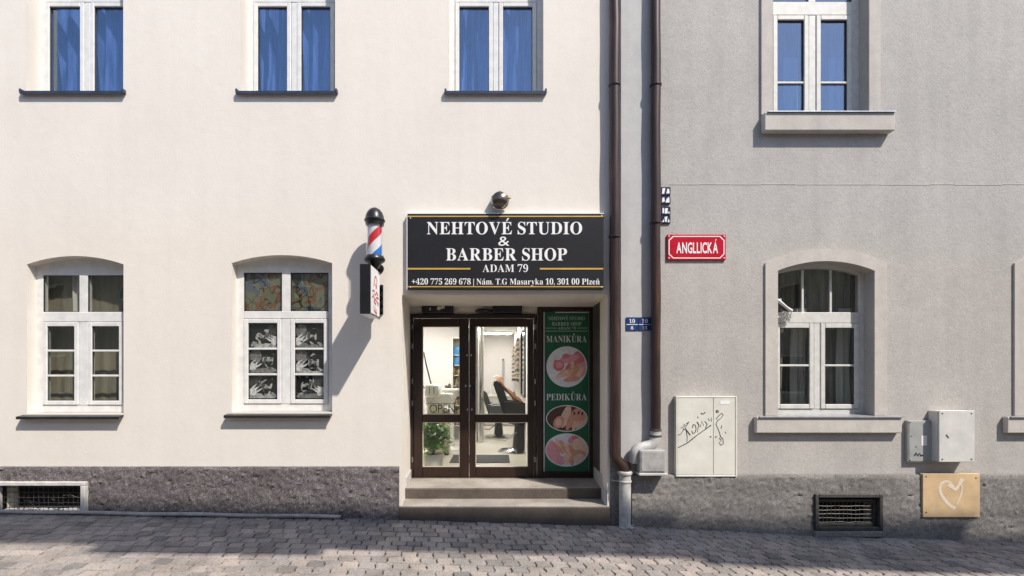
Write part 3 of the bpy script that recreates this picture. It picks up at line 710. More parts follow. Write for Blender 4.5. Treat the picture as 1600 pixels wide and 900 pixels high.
def surround(x0, x1, zb, zs, za, o, y):                   # plaster band round an opening
    n = 14; a1 = arc_pts(x0, x1, zs, za, n) if za else [(x1, zs), (x0, zs)]; 
    a0 = arc_pts(x0 - o, x1 + o, zs + o * .62, za + o * .95, n) if za else [(x1 + o, zs), (x0 - o, zs)]
    b = B()
    if za:
        for k in range(n):
            q = [a0[k], a0[k + 1], a1[k + 1], a1[k]]; b.prism([(x, y, z) for x, z in q], (0, .0148 - y, 0))
        b.prism([(x1, y, zb), (x1 + o, y, zb), (x1 + o, y, a0[0][1]), (x1, y, a1[0][1])], (0, .0148 - y, 0)); b.prism([(x0 - o, y, zb), (x0, y, zb), (x0, y, a1[-1][1]), (x0 - o, y, a0[-1][1])], (0, .0148 - y, 0))
    else:
        b.box(x0 - o, x0, y, .0148, zb, zs, .003); b.box(x1, x1 + o, y, .0148, zb, zs, .003)
    bmesh.ops.remove_doubles(b.bm, verts=b.bm.verts[:], dist=.0002)
    return b.build('surround', 'trim_plaster', None)
def reparent(o, p): o.parent = p; o.location = WL[o] - WL[p]; return o
def stone_sill(win, x0, x1, zt, zb, out):
    b = B(); b.box(x0, x1, -out, .012, zb, zt, .008); o = b.build('sill', 'trim_plaster', win)
    b = B(); b.prism([(x0 + .03, .17, zt + .014), (x0 + .03, -out - .02, zt + .002), (x0 + .03, -out - .02, zt - .008), (x0 + .03, -out - .016, zt - .008), (x0 + .03, -out - .016, zt - .001), (x0 + .03, .17, zt + .002)], (x1 - x0 - .03, 0, 0)); b.build('sill_flashing', 'zinc', win)
for q in (rl, r2):
    x0, x1, zb, zs, za = q
    s = dict(mat='aged_white_frame', fw=.06, mul=.075, sash=.055, bot=.07, glass='window_glass', archpane=True, zt=zs, transom=(Z(505, .17), Z(488, .17)), bars=[Z(571, .17)])
    s['curtains'] = [(.02, .98, zb + .03, zs + .2, 'grey_curtain', .03, .8, .22), (.30, .47, zb + .05, zs - .4, 'pale_curtain', .02, 1.2, .15), (.80, .96, zb + .05, zs - .4, 'pale_curtain', .02, 1.2, .15)]
    wn = window(grey, x0, x1, zb, zs, za, .17, s)
    reparent(surround(x0, x1, zb + .004, zs, za, .145, -.008), wn)
    stone_sill(wn, X(X and 1178) + (x0 - rl[0]), X(1404) + (x0 - rl[0]), zb - .004, Z(676), .055)
s = dict(mat='aged_white_frame', fw=.085, mul=.085, sash=.055, bot=.075, glass='coated_glass', zt=ru[3], transom=(Z(24, .16), Z(3, .16)), bars=[Z(129, .16)])
s['curtains'] = [(.02, .98, ru[2] + .02, ru[3], 'grey_curtain', .025, .8, .3), (.30, .46, ru[2] + .05, ru[3] - .9, 'pale_curtain', .02, 1.2, .2), (.80, .95, ru[2] + .05, ru[3] - .9, 'pale_curtain', .02, 1.2, .2)]
wn = window(grey, *ru, None, .16, s)
for xa_, xb_ in ((ru[0] - .135, ru[0]), (ru[1], ru[1] + .135)):
    b = B(); b.box(xa_, xb_, -.010, .0148, ru[2] + .004, 6.9, .003); b.build('surround', 'trim_plaster', wn)
stone_sill(wn, X(1189), X(1390), ru[2] - .004, Z(209), .085)

# ------------------------------------------------------------------ downpipes
def bracket(par, x, y, z, r):
    b = B(); b.lathe([(r + .003, -.014), (r + .011, -.010), (r + .011, .010), (r + .003, .014)], (x, y, z), 18); b.tube([(x + .8 * r, y + .02, z), (x + .8 * r, .03, z)], .008, 6)
    o = b.build('bracket', 'brown_pipe', par, True)
PY = -.08; px1 = X(960.5, PY)
dp = thing('downpipe', 'dark brown rain downpipe beside the shop sign ending in a grey foot pipe', 'downpipe', (X(976, PY), PY, g(X(976)) - .01), 'brown downpipes between the two buildings')
b = B(); xf = X(976.5, PY)
b.tube([(px1 + .004 * math.sin(k * 2.3), PY + .003 * math.sin(k * 1.7), 8.1 - k * .4) for k in range(18)] + [(px1, PY, Z(706, PY)), (px1 + .005, PY, Z(712, PY)), (px1 + .025, PY, Z(718, PY)), (xf - .03, PY, Z(727, PY)), (xf - .008, PY, Z(733, PY)), (xf, PY, Z(741, PY)), (xf, PY, Z(750, PY))], .060, 18); b.build('pipe', 'brown_pipe', dp, True)
for py in (133, 370): bracket(dp, px1, PY, Z(py, PY), .060)
b = B(); zf = g(xf) + .0
b.lathe([(.068, Z(824, PY)), (.068, Z(742, PY)), (.080, Z(741, PY)), (.083, Z(739.5, PY)), (.083, Z(737, PY)), (.078, Z(736, PY)), (.058, Z(735.8, PY))], (xf, PY, 0), 20); o = b.build('foot_pipe', 'zinc_pipe', dp, True)
b = B(); b.lathe([(.071, -.012), (.076, -.008), (.076, .008), (.071, .012)], (xf, PY, Z(752, PY)), 20); b.tube([(xf - .06, PY, Z(752, PY)), (xf - .14, PY + .06, Z(752, PY))], .006, 6); b.build('collar', 'zinc_pipe', o, True)
b = B()
for k in range(9):
    a = -2.6 + k * .33; r0, r1 = .060, .085 + .05 * random.random()
    b.prism([(xf + r0 * math.cos(a), PY + r0 * math.sin(a), zf + .008), (xf + r1 * math.cos(a), PY + r1 * math.sin(a), zf + .006 + .02 * random.random()), (xf + r1 * math.cos(a + .3), PY + r1 * math.sin(a + .3), zf + .006), (xf + r0 * math.cos(a + .3), PY + r0 * math.sin(a + .3), zf + .008)], (0, 0, .012))
b.build('broken_rim', 'zinc_pipe', o)
px2 = X(1024.5, PY)
dp2 = thing('downpipe', 'reddish brown rain downpipe left of the red street sign, bent elbow at its foot', 'downpipe', (X(992, PY), PY, Z(716)), 'brown downpipes between the two buildings')
b = B(); b.tube([(px2 + .004 * math.sin(k * 1.9), PY + .003 * math.sin(k * 2.7), 8.1 - k * .4) for k in range(18)] + [(px2, PY, Z(671, PY))], .056, 18); b.build('pipe', 'brown_pipe', dp2, True)
for py in (133, 348): bracket(dp2, px2, PY, Z(py, PY), .056)
b = B(); xl = X(992, PY)
b.tube([(px2, PY, Z(671, PY)), (px2, PY, Z(684, PY)), (px2 - .02, PY, Z(691, PY)), (px2 - .06, PY, Z(695.5, PY)), (px2 - .13, PY, Z(698, PY)), (xl + .05, PY, Z(700, PY)), (xl + .015, PY, Z(703, PY)), (xl, PY, Z(709, PY)), (xl, PY + .02, Z(722, PY))], .062, 16)
o = b.build('elbow', 'zinc_pipe', dp2, True)
b = B()
for py in (672, 681): b.lathe([(.062, -.012), (.067, -.008), (.067, .008), (.062, .012)], (px2, PY, Z(py, PY)), 18)
b.build('collar', 'old_iron', o, True)
b = B(); cb = (X(999, -.17), X(1040, -.17), Z(739, -.17), Z(703, -.17)); b.box(cb[0], cb[1], -.18, .013, cb[2], cb[3], .012)
cv = tag(b.build('pipe_cover_box', 'cover_grey'), 'small square grey cover box under the pipe elbow', 'box')
b = B(); b.box(cb[0] + .02, cb[1] - .02, -.186, -.179, cb[2] + .02, cb[3] - .02, .003); b.build('lid', 'cover_grey', cv)
b = B(); b.box(cb[0] - .01, cb[1] + .02, -.19, .013, cb[2] - .03, cb[2] - .001, .006); b.build('ledge', 'cement_plaster', cv)

# ------------------------------------------------------------------ shop sign
SY = -.06
sx0, sx1, sz0, sz1 = X(636.5, SY), X(943, SY), Z(452, SY), Z(334, SY)
sg = thing('shop_sign', 'wide black shop sign board with white lettering and gold lines above the doors', 'sign', ((sx0 + sx1) / 2, -.03, sz0))
b = B(); b.box(sx0, sx1, SY, -.002, sz0, sz1, .003); b.build('board', 'black_board', sg)
b = B(); b.box(sx0 - .008, sx0 - .0005, SY + .001, -.002, sz0, sz1); b.box(sx0 - .008, sx1 + .004, SY + .001, -.002, sz1 + .0005, sz1 + .010); b.build('edge_trim', 'white_print', sg)
yp = SY - .0015
def gline(a, c_, py, wd=.022, mt='gold'):
    b = B(); b.box(X(a, SY), X(c_, SY), SY - .004, SY - .0002, Z(py, SY) - wd / 2, Z(py, SY) + wd / 2); b.build('gold_line', mt, sg)
gline(637, 942.5, 338.2, .014); gline(637, 942.5, 448, .012); gline(637, 735, 420, .019); gline(843.5, 942.5, 420, .019)
for a, c_, z0, z1, tx, th in ((667, 909.5, 366, 347, 'NEHTOVÉ STUDIO', 0), (697, 886, 407, 388, 'BARBER SHOP', 0), (754, 825, 425, 413.5, 'ADAM 79', -.006), (643.5, 937, 444.5, 435.5, '+420 775 269 678 | Nám. T.G Masaryka 10, 301 00 Plzeň', -.004)):
    lettering(tx, X(a, SY), X(c_, SY), Z(z0, SY), Z(z1, SY), yp, 'white_print', sg, True, th)
lettering('&', X(778.5, SY), X(796, SY), Z(384, SY), Z(369.5, SY), yp, 'white_print', sg, True)
b = B()
for px, py in ((641, 341), (940, 337), (641, 449), (940, 449)): b.sphere((X(px, SY), SY - .002, Z(py, SY)), .010, (1, .6, 1), 1)
b.build('screws', 'steel', sg, True)

# wall lamp over the sign
lp = thing('wall_lamp', 'small round bronze wall lamp above the shop sign', 'lamp', (X(781), -.08, Z(328)))
lc = (X(781, -.07), -.075, Z(314, -.075))
b = B(); b.lathe([(.02, .035), (.072, .030), (.094, .0), (.098, -.03), (.088, -.062), (.05, -.085), (.012, -.093)], lc, 24, 'Y'); b.build('bowl', 'bronze', lp, True)
b = B(); b.lathe([(.100, .006), (.106, 0), (.106, -.012), (.100, -.018)], (lc[0], lc[1] + .01, lc[2]), 24, 'Y'); b.build('rim', 'chrome', lp, True)
b = B(); b.tube([(lc[0], lc[1] + .03, lc[2]), (lc[0], 0.004, lc[2])], .03, 12); b.lathe([(.05, 0), (.05, .014)], (lc[0], -.0145, lc[2]), 18, 'Y'); b.build('mount', 'steel', lp, True)
b = B(); b.prism([(lc[0] - .10, lc[1] - .02, lc[2] + .045), (lc[0], lc[1] - .02, lc[2] + .112), (lc[0] + .10, lc[1] - .02, lc[2] + .05), (lc[0], lc[1] - .02, lc[2] + .095)], (0, .08, 0)); b.build('hood', 'chrome', lp)
b = B(); b.tube([(lc[0] + .09, lc[1], lc[2] + .03), (lc[0] + .125, lc[1] - .01, lc[2] + .03)], .012, 8); b.build('knob', 'gold', lp, True)

# ------------------------------------------------------------------ barber pole with its light box
bp = thing('barber_pole', 'barber pole with red, white and blue stripes under a black dome', 'barber pole', (-1.365, -.25, 2.815))
pc = (-1.362, -.25, 0)
b = B(); b.lathe([(.078, Z(404, -.25)), (.078, Z(347, -.25))], pc, 28); b.build('striped_cylinder', 'pole_stripes', bp, True)
b = B(); b.lathe([(.094, Z(403, -.25)), (.094, Z(348, -.25))], pc, 28); b.build('glass_tube', 'pole_glass', bp, True)
zt = Z(348, -.25)
b = B(); b.lathe([(.100, zt - .03), (.102, zt + .004), (.113, zt + .012), (.116, zt + .028), (.106, zt + .04), (.100, zt + .075), (.084, zt + .115), (.056, zt + .148), (.022, zt + .166), (.004, zt + .170)], pc, 28); b.build('dome', 'black_paint', bp, True)
zb_ = Z(403, -.25)
b = B(); b.lathe([(.03, 2.812), (.045, zb_ - .10), (.085, zb_ - .055), (.104, zb_ - .045), (.116, zb_ - .03), (.116, zb_ - .012), (.106, zb_ + .006), (.098, zb_ + .02)], pc, 28); b.build('base', 'black_paint', bp, True)
b = B(); b.tube([(pc[0], -.25, zb_ - .07), (pc[0], 0.004, zb_ - .07)], .02, 10); b.lathe([(.05, 0), (.05, .012)], (pc[0], -.0125, zb_ - .07), 16, 'Y'); b.build('wall_arm', 'black_paint', bp, True)
bx0, bx1, by0, by1, bz0, bz1 = -1.451, -1.335, -.55, -.13, 2.281, 2.813
lb = thing('light_box', 'narrow black sign box with white faces and red marks under the barber pole', 'sign', ((bx0 + bx1) / 2, -.3, bz0))
b = B(); b.box(bx0, bx1, by0, by1, bz0, bz1 - .001, .005); b.build('case', 'black_paint', lb)
for xa, xb in ((bx1 - .001, bx1 + .003), (bx0 - .003, bx0 + .001)):
    b = B(); b.box(xa, xb, by0 + .012, by1 - .018, bz0 + .012, bz1 - .014); b.build('face', 'white_print', lb)
b = B(); b.box(bx0 + .006, bx1 - .006, by0 + .008, by1 - .006, bz0 - .005, bz0 + .002); b.build('underside', 'white_print', lb)
def side_stroke(b, pts, wd):
    r0 = B(); r0.ribbon(pts, wd, 0); 
    for f in r0.bm.faces: b.bm.faces.new([b.bm.verts.new((bx1 + .0042, v.co.x, v.co.z)) for v in f.verts])
    r0.bm.free()
b = B()
def st(*pp): side_stroke(b, [(by0 + u * .42, bz1 - v * .53) for u, v in pp], .026)
st((.30, .42), (.42, .22), (.55, .17), (.66, .24), (.62, .40)); st((.50, .33), (.58, .44))
st((.15, .52), (.40, .50), (.36, .58)); st((.45, .58), (.62, .50), (.80, .56)); st((.55, .62), (.85, .60)); st((.14, .66), (.28, .60), (.42, .70)); st((.42, .66), (.60, .68), (.80, .72)); st((.30, .72), (.55, .76))
st((.30, .80), (.34, .90), (.62, .96)); st((.45, .82), (.48, .92)); st((.62, .84), (.60, .96)); st((.74, .78), (.84, .70))
b.build('red_marks', 'red_enamel', lb, fixn=False)
b = B(); b.tube([(-1.39, by1 - .01, 2.66), (-1.39, .004, 2.66)], .014, 8); b.tube([(-1.39, by1 - .01, 2.38), (-1.39, .004, 2.38)], .014, 8); b.box(-1.42, -1.32, -.016, .0025, 2.34, 2.68, .004)
for z in (2.66, 2.56, 2.47, 2.38): b.box(-1.345, -1.315, -.05, -.016, z - .02, z + .02, .004)
b.build('bracket', 'black_paint', lb)

# ------------------------------------------------------------------ street plates
y = -.004
ss = thing('street_sign', 'red enamel street name plate with white border and white lettering', 'sign', (X(1088), .005, Z(406)))
a0, a1, z0, z1 = X(1042, y), X(1134, y), Z(406.5, y), Z(366.5, y)
b = B(); b.box(a0, a1, -.010, .0145, z0, z1, .006); b.build('plate', 'red_enamel', ss)
def oct_ring(b, m_, c_, w_, y):
    def o(m2, c2): return [(a0 + m2 + c2, z0 + m2), (a1 - m2 - c2, z0 + m2), (a1 - m2, z0 + m2 + c2), (a1 - m2, z1 - m2 - c2), (a1 - m2 - c2, z1 - m2), (a0 + m2 + c2, z1 - m2), (a0 + m2, z1 - m2 - c2), (a0 + m2, z0 + m2 + c2)]
    A, D = o(m_, c_), o(m_ + w_, c_ * .9)
    for i in range(8):
        j = (i + 1) % 8; b.poly([(A[i][0], y, A[i][1]), (A[j][0], y, A[j][1]), (D[j][0], y, D[j][1]), (D[i][0], y, D[i][1])])
b = B(); oct_ring(b, .018, .05, .011, -.0115); b.build('border', 'white_print', ss)
lettering('ANGLLICKÁ', X(1056.5, y), X(1121.5, y), Z(395.5, y), Z(379, y), -.0115, 'white_print', ss, False, .022, .09)
b = B()
for xx in (a0 + .022, a1 - .022):
    for zz in (z0 + .022, z1 - .022): b.sphere((xx, -.011, zz), .009, (1, .6, 1), 1)
b.build('screws', 'white_print', ss, True)
npz = thing('house_number_plate', 'blue enamel plate in four fields with white numbers between the downpipes', 'sign', (X(997), -.01, Z(516)))
for xa, xb, tx in ((977.5, 996.3, ('10', '8')), (997, 1016.5, ('10', '13'))):
    b = B(); b.box(X(xa), X(xb), -.020, -.0085, Z(516.5), Z(496), .003); pl = b.build('plate', 'blue_enamel', npz)
    b = B(); b.box(X(xa) + .004, X(xb) - .004, -.0215, -.0198, Z(507.8), Z(506.8)); b.build('divider', 'white_print', pl)
    cxp = (xa + xb) / 2
    lettering(tx[0], X(cxp - 4.5), X(cxp + 4.5), Z(505), Z(499), -.0212, 'white_print', pl, True, 0, .12, 'number')
    lettering(tx[1], X(cxp - (2 if len(tx[1]) == 1 else 3.5)), X(cxp + (2 if len(tx[1]) == 1 else 3.5)), Z(515), Z(510.3), -.0212, 'white_print', pl, True, 0, .12, 'number')
def stack(ya, yb, marks, lab):
    o = thing('orientation_plate', lab, 'sign', (X(1040), 0, Z(yb)), 'dark blue plates beside the downpipe')
    h = (yb - ya) / len(marks)
    for k, mk in enumerate(marks):
        zt_, zb2 = Z(ya + k * h + .4), Z(ya + (k + 1) * h - .4)
        b = B(); b.box(X(1031), X(1047.5), -.006, .0146, zb2, zt_, .003); p_ = b.build('plate', 'navy_enamel', o)
        b = B()
        for q in mk: b.poly([(X(1033.5) + u * .098, -.0075, zb2 + v * (zt_ - zb2)) for u, v in q])
        b.build('white_mark', 'white_print', p_)
stack(292, 319, [[[(.05, .15), (.3, .15), (.45, .85), (.1, .85)], [(.55, .2), (.95, .2), (.9, .75), (.7, .8)]], [[(.05, .15), (.4, .3), (.3, .8), (.08, .7)], [(.45, .15), (.95, .15), (.9, .85), (.6, .6)]]], 'upper pair of dark blue plates with white marks beside the brown downpipe')
stack(323, 349.5, [[[(.1, .2), (.3, .2), (.3, .85), (.1, .85)], [(.38, .15), (.7, .15), (.75, .85), (.4, .8)], [(.8, .15), (.95, .15), (.95, .4), (.8, .4)]], [[(.05, .15), (.3, .15), (.25, .55)], [(.4, .2), (.6, .15), (.7, .85), (.35, .8)], [(.7, .12), (.97, .15), (.85, .6)]]], 'lower pair of dark blue plates with white marks beside the brown downpipe')

# ------------------------------------------------------------------ cabinets, vents, boards
y = -.055
cab = thing('electric_cabinet', 'large cream two-door electric cabinet scrawled with black graffiti', 'cabinet', (X(1104), 0, Z(745)))
c0, c1, cz0, cz1 = X(1056, y), X(1151.5, y), Z(745, y), Z(619, y); cm = X(1114.5, y)
b = B(); frame_boxes(b, c0, c1, cz0, cz1, .02, -.06, .0145, .004); b.build('case', 'cabinet_cream', cab)
for a, d in ((c0 + .022, cm - .002), (cm + .002, c1 - .022)):
    b = B(); b.box(a, d, -.056, -.03, cz0 + .022, cz1 - .022, .004); dr = b.build('door', 'cabinet_cream', cab)
    b = B(); b.lathe([(.008, 0), (.008, .006)], (d - .03 if a < cm - .2 else a + .03, -.062, (cz0 + cz1) / 2), 10, 'Y'); b.build('lock', 'steel', dr)
b = B(); b.box(X(1125, y), X(1140, y), -.0585, -.0562, Z(632, y), Z(626.5, y), .0005); b.build('maker_plate', 'white_print', cab)
def gz(u, v): return (X(940 + u / 3.215, y), Z(560 + v / 3.215, y))
b = B(); k = 0
for ln in ([(383, 448), (405, 438), (430, 425), (455, 405), (480, 385), (515, 360), (550, 335)], [(383, 385), (395, 382), (405, 370), (420, 335), (425, 365), (430, 395), (428, 420)], [(398, 345), (404, 352), (415, 330), (425, 340), (437, 322)], [(455, 350), (460, 332), (470, 335), (475, 352), (470, 370), (458, 378), (452, 362)], [(478, 318), (488, 335), (480, 372)], [(482, 320), (495, 345), (505, 312), (512, 338)], [(518, 315), (530, 330), (522, 350)], [(535, 300), (540, 315), (552, 298), (552, 318)], [(482, 292), (486, 300)], [(498, 275), (510, 280), (520, 270)], [(575, 306), (590, 285), (603, 275), (611, 284), (600, 300), (582, 312), (574, 330), (583, 350), (592, 372), (597, 392)], [(597, 392), (610, 405), (611, 428), (600, 436), (590, 425), (602, 410), (590, 400)], [(576, 262), (584, 262), (587, 269), (580, 273), (575, 267), (577, 261)], [(604, 335), (600, 352)], [(621, 368), (624, 376)], [(412, 360), (420, 352), (434, 370), (445, 385)], [(440, 318), (425, 328)]):
    b.ribbon([gz(*p) for p in ln], .007 if k % 3 else .010, -.0575 - k * .0001); k += 1
b.build('graffiti', 'ink', cab, fixn=False)
gbx = thing('meter_box', 'small flat grey meter box with a white sticker, left of the pale box', 'box', (X(1438), 0, Z(722)))
y = -.03; q0, q1, q2, q3 = X(1418, y), X(1458, y), Z(722.5, y), Z(657, y)
b = B(); b.box(q0, q1, -.03, .0145, q2, q3, .004); b.build('case', 'cabinet_grey', gbx)
b = B(); b.box(q0 + .014, q1 - .014, -.036, -.0295, q2 + .014, q3 - .014, .003); b.build('door', 'cabinet_grey', gbx)
b = B(); b.box(X(1439, y), X(1447.5, y), -.0375, -.0362, Z(696, y), Z(680.5, y)); b.build('sticker', 'white_print', gbx)
b = B()
for px, py in ((1421, 660), (1421, 719.5), (1423, 681.5), (1430.5, 698)): b.sphere((X(px, y), -.036, Z(py, y)), .009, (1, .5, 1), 1)
b.ribbon([(X(1428, y), Z(712, y)), (X(1431, y), Z(708, y)), (X(1433, y), Z(712, y)), (X(1437, y), Z(708, y)), (X(1437, y), Z(712, y)), (X(1442, y), Z(711.5, y))], .02, -.0366)
b.build('dark_marks', 'ink', gbx)
wb = thing('meter_box', 'pale deep wall box with screwed lid above the orange board', 'box', (X(1495), 0, Z(722)))
y = -.14; q0, q1, q2, q3 = X(1467.5, y), X(1522.5, y), Z(721.5, y), Z(642, y)
b = B(); b.box(q0, q1, -.125, .0145, q2, q3, .008); b.build('case', 'cabinet_white', wb)
b = B(); b.box(q0 - .004, q1 + .004, -.142, -.126, q2 - .004, q3 + .004, .005); ld = b.build('lid', 'cabinet_white', wb)
b = B()
for px in (1472, 1517.5):
    for py in (646, 717.5): b.lathe([(.008, 0), (.008, .005)], (X(px, y), -.1455, Z(py, y)), 8, 'Y')
b.build('screws', 'old_iron', ld)
b = B(); b.tube([(X(1478, y), -.145, Z(679, y)), (X(1482, y), -.145, Z(684, y))], .004, 5); b.build('scratch_mark', 'old_iron', ld)
y = -.075
ob = thing('cover_board', 'square orange board with a white painted heart on the plinth', 'board', (X(1488), -.06, Z(808)))
q0, q1, q2, q3 = X(1443, y), X(1532.5, y), Z(808.5, y), Z(740.5, y)
b = B(); b.box(q0, q1, -.0665, -.02, q2, q3, .003); b.build('panel', 'ochre_board', ob)
def hz(u, v): return (X(1220 + u / 3.75, y), Z(620 + v / 3.75, y))
b = B(); b.ribbon([hz(*p) for p in [(1002, 506), (985, 498), (965, 496), (945, 508), (935, 530), (938, 560), (952, 588), (975, 618), (1000, 642), (1026, 656)]], .034, -.0680); b.ribbon([hz(*p) for p in [(985, 510), (1005, 525), (1028, 545), (1045, 520), (1062, 485), (1075, 492)]], .045, -.0684); b.ribbon([hz(*p) for p in [(1060, 510), (1066, 535), (1060, 570), (1046, 605), (1034, 632)]], .018, -.0688)
b.build('painted_heart', 'chalk', ob, fixn=False)
b = B()
for px, py in ((1448, 745), (1526, 747), (1448, 801)): b.sphere((X(px, y), -.067, Z(py, y)), .010, (1, .5, 1), 1)
b.build('screws', 'old_iron', ob, True)
def wires(b, x0, x1, z0, z1, y, nx, nz, r, jig):
    for k in range(nz):
        z = z0 + (z1 - z0) * (k + .5) / nz; b.tube([(x0 + (x1 - x0) * q / 9, y + random.uniform(-jig, jig), z + random.uniform(-jig, jig)) for q in range(10)], r, 4, False)
    for k in range(nx):
        x = x0 + (x1 - x0) * (k + .5) / nx; b.tube([(x + random.uniform(-jig, jig), y + .004 + random.uniform(-jig, jig), z0 + (z1 - z0) * q / 4) for q in range(5)], r * .8, 4, False)
cv1 = thing('cellar_vent', 'white framed cellar vent with torn wire mesh in the left plinth', 'vent', (X(70), 0, Z(798)))
b = B(); y0 = -.085
f0, f1, f2, f3 = VL[0] - .02, VL[1] + .055, VL[2] - .015, VL[3] + .045
b.box(VL[0] - .02, VL[1] + .055, y0, .06, VL[3], f3, .006); b.box(VL[1], f1, y0 + .001, .06, VL[2], VL[3] - .001, .006); b.box(VL[0] - .10, VL[0], y0 + .001, .06, VL[2], f3, .006); b.box(VL[0] - .10, f1, y0 + .002, .06, VL[2] - .028, VL[2] - .001, .006)
b.build('frame', 'vent_white', cv1)
b = B(); wires(b, VL[0], VL[1], VL[2], VL[3], -.01, 17, 5, .003, .004)
for k in range(10):
    x = random.uniform(VL[0] + .1, VL[1] - .1); z = random.uniform(VL[2] + .02, VL[3] - .1); b.tube([(x + q * random.uniform(.01, .05), -.03 + random.uniform(-.01, .01), z + random.uniform(-.03, .03)) for q in range(5)], .004, 4, False)
b.build('wire_mesh', 'old_wire', cv1)
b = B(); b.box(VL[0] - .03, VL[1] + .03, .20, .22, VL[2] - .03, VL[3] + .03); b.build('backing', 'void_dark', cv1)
cv2 = thing('cellar_vent', 'dark iron cellar grille in the grey plinth under the window', 'vent', (X(1320), 0, Z(827)))
b = B(); frame_boxes(b, VR[0] - .03, VR[1] + .03, VR[2] - .03, VR[3] + .03, .042, -.075, .06, .006); b.build('frame', 'old_iron', cv2)
b = B(); frame_boxes(b, VR[0] + .018, VR[1] - .018, VR[2] + .015, VR[3] - .04, .028, -.02, .03, .004); b.build('inner_frame', 'old_iron', cv2)
b = B(); wires(b, VR[0] + .03, VR[1] - .03, VR[2] + .03, VR[3] - .05, -.005, 14, 6, .006, .005); b.build('wire_mesh', 'old_wire', cv2)
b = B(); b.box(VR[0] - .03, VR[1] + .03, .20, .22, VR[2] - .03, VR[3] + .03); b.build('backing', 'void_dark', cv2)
b = B(); b.box(VR[0] - .04, VR[1] + .05, -.085, -.02, VR[2] - .10, VR[2] - .031, .01); b.build('ledge', 'plinth_right', cv2)
# pale conduit at the foot of the left plinth
b = B(); pts = [(x_, -.088, g(x_) + .030 + .004 * math.sin(x_ * 5)) for x_ in [-8 + k * .2 for k in range(31)] + [X(533, -.09)]]
b.tube(pts, .022, 8); o = thing('cable_conduit', 'long pale conduit lying along the foot of the left plinth', 'conduit', (-4, -.09, g(-4)))
b.build('tube', 'conduit', o, True)
xe = X(533, -.09); b = B(); b.tube([(xe, -.088, g(xe) + .03), (xe + .02, -.09, g(xe) + .02), (xe + .03, -.10, g(xe) - .01)], [.026, .026, .022], 8); b.build('end_cap', 'old_iron', o, True)
# broken bracket beside the right window
br = thing('broken_bracket', 'broken white bracket with tangled wire beside the arched grey window', 'bracket', (X(1226), -.02, Z(500)))
yb_ = .12
def q_(u, v): return (X(1160 + u / 2.81, yb_), yb_, Z(370 + v / 2.81, yb_))
b = B(); a_, c_ = Vector(q_(140, 268)), Vector(q_(215, 326)); b.tube([a_, a_ + (c_ - a_) * .3 + Vector((0, -.01, 0)), a_ + (c_ - a_) * .75, c_], [.018, .02, .016, .024], 8); b.tube([q_(166, 292), q_(166, 272)], .012, 8); b.build('arm', 'white_frame', br, True)
b = B()
for k in range(14):
    b.tube([Vector(q_(195 + random.uniform(-22, 18), 345 + random.uniform(-22, 30))) + Vector((0, random.uniform(-.02, .02), 0)) for _ in range(4)], .0045, 5)
b.build('wire_tangle', 'zinc_pipe', br, True)

# ------------------------------------------------------------------ things round the doors
def dbox(px0, px1, py0, py1, lab, pat):
    o = thing('loudspeaker_box', lab, 'box', (X((px0 + px1) / 2, DY), DY, ZD), 'black boxes over the doors')
    b = B(); b.box(X(px0, DY - .1), X(px1, DY - .1), DY - .10, DY + .04, ZD + .001, Z(py0, DY - .1), .005); b.build('case', 'black_paint', o)
    b = B(); b.box(X(px0, DY - .1) + .02, X(px1, DY - .1) - .02, DY - .104, DY - .098, ZD + .02, Z(py0, DY - .1) - .02, .002); b.build('front', 'black_board', o)
    if pat:
        for u, v, s_ in ((.32, .35, .02), (.62, .45, .03), (.74, .6, .028)): b = B(); b.sphere((X(px0, DY) + u * .4, DY - .106, ZD + .11 * v + .01), s_, (.5 if u < .4 else 1.2, .15, 1), 1); b.build('pale_mark', 'beige_panel', o, True)
dbox(659, 708, 475.5, 490, 'black box with pale marks above the left door', True)
dbox(769, 816, 475.5, 490, 'plain black box above the right door', False)
b = B(); b.sphere((X(756, DY - .05), DY - .05, ZD + .032), .12, (1, .45, .27), 3); o = tag(b.build('dark_cap', 'black_board', smooth=True), 'flat dark oval cap lying on the door frame beside the plain box', 'cap')
py_ = DY + .02
po = thing('manicure_poster', 'tall green poster with three oval hand and foot pictures in the side panel', 'poster', (X(886, DY), DY + .02, Z(739, DY)))
g0, g1, g2, g3 = X(849.5, DY), X(922, DY), Z(739.5, DY), Z(487, DY)
b = B(); b.box(g0, g1, DY + .022, DY + .029, g2, g3, .001); b.build('sheet', 'green_print', po)
b = B(); yb2 = DY + .0205
for (u0, u1, v0, v1) in ((g0, g0 + .014, g2, g3), (g1 - .014, g1, g2, g3), (g0 + .014, g1 - .014, g2, g2 + .014), (g0 + .16, g1 - .014, g3 - .012, g3)): b.box(u0, u1, yb2, DY + .0218, v0, v1)
b.build('white_edge', 'white_print', po)
yt = DY + .0212
lettering('NEHTOVÉ STUDIO', X(857, DY), X(914, DY), Z(500, DY), Z(494.5, DY), yt, 'light_green_print', po)
lettering('BARBER SHOP', X(863, DY), X(909, DY), Z(508.5, DY), Z(503, DY), yt, 'light_green_print', po)
lettering('ADAM 79', X(872, DY), X(900, DY), Z(514.5, DY), Z(510.5, DY), yt, 'light_green_print', po)
for a, c_, py in ((853, 870, 512.3), (902, 919, 512.3), (853, 919, 517)):
    b = B(); b.box(X(a, DY), X(c_, DY), yt - .0003, yt + .0004, Z(py + .5, DY), Z(py - .3, DY)); b.build('rule', 'light_green_print', po)
lettering('MANIKŮRA', X(854, DY), X(917, DY), Z(534.5, DY), Z(524.5, DY), yt, 'white_print', po, True, -.006)
lettering('PEDIKŮRA', X(854, DY), X(917, DY), Z(625.5, DY), Z(615.5, DY), yt, 'white_print', po, True, -.006)
